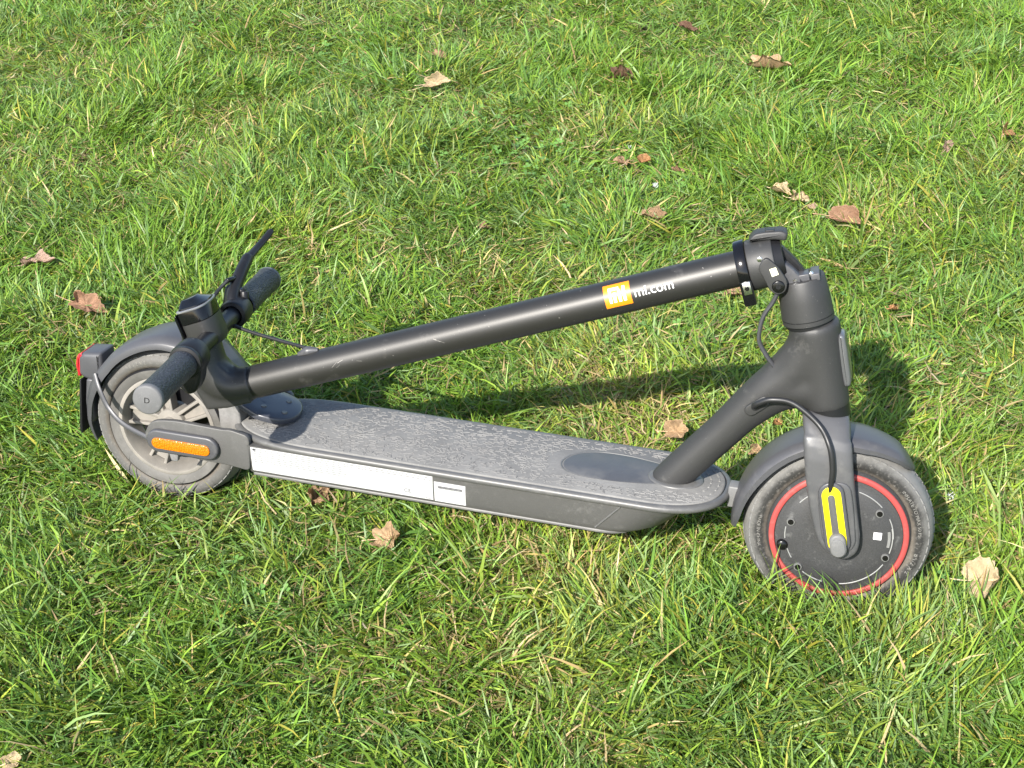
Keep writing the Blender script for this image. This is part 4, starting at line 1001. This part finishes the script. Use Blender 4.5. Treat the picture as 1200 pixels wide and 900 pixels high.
LEAVES = [  # u, v, length px, aspect, turn, kind, lobes, curl, fold, crumple, tilt, z, label
 (101,358,44,.55,10,'red',.5,.22,.5,.10,.5,.040,'ragged reddish brown dead leaf in the grass above the rear fender'),
 (42,307,36,.55,15,'pink',.8,.15,.3,.14,.2,.034,'faded pinkish dead leaf half buried in grass at the left edge'),
 (510,97,30,.55,28,'pale',.6,.20,.3,.08,.5,.042,'pale tan dead leaf at the top, just below a small brown one'),
 (515,66,22,.70,-20,'brown',.8,.20,.2,.12,.3,.036,'small brown dead leaf at the top, just above the pale tan one'),
 (728,91,27,.85,0,'dark',.5,.55,.2,.18,.2,.036,'dark brown curled up dead leaf near the top, above the orange label on the stem'),
 (805,33,22,.45,10,'dark',.5,.25,.3,.12,.2,.036,'small dark reddish leaf at the very top of the lawn'),
 (901,78,42,.55,-14,'tan',1.5,.30,.2,.10,.4,.046,'tan dead leaf with two upturned lobes and a notch, near the top right'),
 (915,224,26,.62,-25,'pale',.5,.25,.4,.10,.5,.046,'cream coloured dead leaf with creamy crumpled pieces beside it, above the folding lever'),
 (935,233,22,.62,12,'pale',1.,.45,.3,.20,.4,.044,'crumpled cream fragment touching the cream leaf above the folding lever'),
 (952,244,13,.60,0,'pink',.6,.3,.3,.15,.2,.034,'tiny pinkish scrap between the cream leaf and the pointed brown leaf'),
 (990,257,46,.42,6,'red',.1,.10,.9,.06,.6,.046,'pointed brown dead leaf folded like a tent, right of the folding lever'),
 (1178,154,32,.55,84,'orange',.2,.12,.4,.08,.7,.052,'narrow orange brown leaf standing upright at the right edge'),
 (1111,172,22,.6,70,'pink',.6,.2,.3,.14,.4,.042,'small dull pink leaf left of the upright orange leaf at right'),
 (767,253,32,.42,4,'brown',.4,.2,.4,.10,.3,.036,'flat brown leaf in the grass above the lettering on the stem'),
 (728,190,20,.7,30,'brown',.6,.25,.2,.14,.2,.034,'little brown leaf beside an orange strip of leaf, upper middle'),
 (753,189,24,.36,42,'orange',.1,.15,.6,.06,.4,.040,'orange strip of dead leaf standing slantwise, upper middle'),
 (794,200,15,.6,10,'red',.5,.25,.3,.15,.2,.034,'small rusty scrap of leaf right of the orange strip'),
 (567,266,20,.7,75,'tan',.5,.2,.3,.12,.3,.034,'small tan leaf in the grass above the middle of the stem'),
 (792,506,31,.80,20,'tan',.5,.25,.4,.10,.7,.050,'tan leaf standing against the far edge of the deck beside the down tube'),
 (884,529,20,.75,20,'tan',.5,.25,.3,.14,.4,.036,'small tan leaf in the gap between down tube and front fender'),
 (911,497,18,.6,-20,'orange',.5,.25,.3,.14,.2,.030,'small orange leaf behind the front fender, under the cable port'),
 (454,631,37,.80,18,'tan',.7,.25,.35,.16,.5,.042,'crumpled light brown leaf lying in front of the deck, below the long white sticker'),
 (1154,680,52,.86,-14,'pale',.3,.16,.25,.10,.8,.060,'largest leaf, pale tan and creased, right of the front wheel'),
 (370,584,36,.65,70,'brown',.8,.25,.3,.20,.4,.038,'torn brown leaf buried in the grass under the deck edge'),
 (15,893,24,.85,40,'pale',.5,.2,.3,.10,.4,.040,'pale leaf at the bottom left corner'),
 (231,29,14,.6,0,'dark',.5,.3,.3,.15,.2,.030,'tiny dark leaf at the top left'),
 (502,704,34,.36,4,'tan',.4,.15,.4,.12,.2,.026,'long tan leaf sunk deep in the grass below the deck'),
 (686,374,20,.5,10,'pink',.5,.2,.3,.12,.2,.034,'pinkish leaf just under the stem, left of the orange square'),
 (866,343,40,.42,5,'brown',.7,.2,.3,.16,.2,.030,'brown leaf in the grass directly below the black clamp ring'),
 (839,401,16,.7,30,'red',.6,.25,.3,.15,.2,.030,'small rusty leaf in the grass left of the thin joint cable'),
 (1184,725,16,.8,60,'dark',.6,.25,.3,.15,.1,.024,'dark leaf at the right edge below the largest leaf'),
 (394,153,11,.8,20,'tan',.4,.25,.3,.15,.2,.036,'tiny tan leaf at the upper left, apart from all others'),
 (1046,362,12,.8,20,'orange',.4,.25,.3,.15,.2,.034,'tiny orange leaf right of the headset collar'),
]
for i, (u, v, L, asp, turn, kind, lo, cu, fo, cr_, tilt, z, label) in enumerate(LEAVES):
    p = ground_at(u, v, z-.004); dist = (p-CAM_P).length; size = L*dist/F_PX
    o = finish('dead_leaf', make_leaf(100+i, size, max(asp, .5), lo, cu*.9, fo*.8, cr_*1.3), LM[kind], None, 180)
    o.location = p
    o.rotation_euler = (tilt, RNG.normal(0, .15), rad(turn)*1.0)
    o['label'] = label; o['category'] = 'leaf'; o['group'] = 'dead leaves scattered on the lawn'

# ---------------------------------------------------------------- clover among the grass
bm = bmesh.new(); rs = np.random.default_rng(9)
def clover(px, py, h, s):
    a0 = rs.uniform(0, 2*PI); c = Vector((px, py, h)); tl_ = Vector((rs.normal(0, .25), rs.normal(0, .25), 1)).normalized()
    ux = tl_.orthogonal().normalized(); uy = tl_.cross(ux)
    for k in range(3):
        a = a0+2*PI*k/3; d = ux*math.cos(a)+uy*math.sin(a); e = tl_.cross(d)
        P = [c, c+d*s*.55+e*s*.42+tl_*s*.10, c+d*s*.95+e*s*.30+tl_*s*.12, c+d*s*.88+tl_*s*.06, c+d*s*.95-e*s*.30+tl_*s*.12, c+d*s*.55-e*s*.42+tl_*s*.10]
        vs = [bm.verts.new(p) for p in P]; bm.faces.new((vs[0], vs[1], vs[2], vs[3])); bm.faces.new((vs[0], vs[3], vs[4], vs[5]))
for (u, v, n, sp) in ((600,190,60,.07), (565,160,40,.06), (410,80,45,.08), (1010,750,26,.05), (1150,770,22,.06), (220,45,24,.06), (1080,420,20,.06), (440,200,26,.08),
                      (700,230,26,.08), (950,800,16,.05), (280,700,6,.04), (135,640,3,.02), (640,120,26,.08), (1040,320,14,.06), (330,110,30,.09), (760,420,8,.04)):
    c = ground_at(u, v)
    for _ in range(n):
        q = (c.x+rs.normal(0, sp), c.y+rs.normal(0, sp))
        if hits_scooter(np.array([[q[0], q[1], .03]]))[0]: continue
        clover(q[0], q[1], rs.uniform(.026, .046), rs.uniform(.0055, .0095))
cl_o = finish('clover', bm, mat('clover leaf', (.105,.215,.045), .5, 0, .3, .1, 300, .3, (.17,.28,.08), 90, .25), None, 180)
cl_o['kind'] = 'stuff'; cl_o['label'] = 'clover leaves growing among the grass'; cl_o['category'] = 'clover'

# ---------------------------------------------------------------- bits of white down in the grass
M_DOWN = mat('white down', (.50,.51,.50), .9, 0, .2)
for i, (u, v, px, label) in enumerate(((1114,582,26,'white feather caught in the grass right of the front wheel'), (738,172,9,'small white petal in the upper middle of the lawn'),
                                      (768,217,15,'white tuft of fluff right of the orange strip of leaf'))):
    p = ground_at(u, v, .045); s = px*(p-CAM_P).length/F_PX; bm = bmesh.new(); rs = np.random.default_rng(40+i)
    for k in range(26 if px > 12 else 9):
        a = rs.uniform(0, 2*PI); q = Vector((rs.normal(0, .10)*s, rs.normal(0, .30)*s, rs.normal(0, .06)*s)); d = Vector((math.cos(a), math.sin(a), rs.uniform(.1, .7)))*s*.22; e = d.cross(Vector((0, 0, 1))).normalized()*s*.035
        bm.faces.new([bm.verts.new(x) for x in (q-e, q+e, q+d+e*.3, q+d-e*.3)])
    o = finish('feather' if i != 1 else 'petal', bm, M_DOWN, None, 180); o.location = p; o['label'] = label; o['category'] = 'feather' if i != 1 else 'petal'
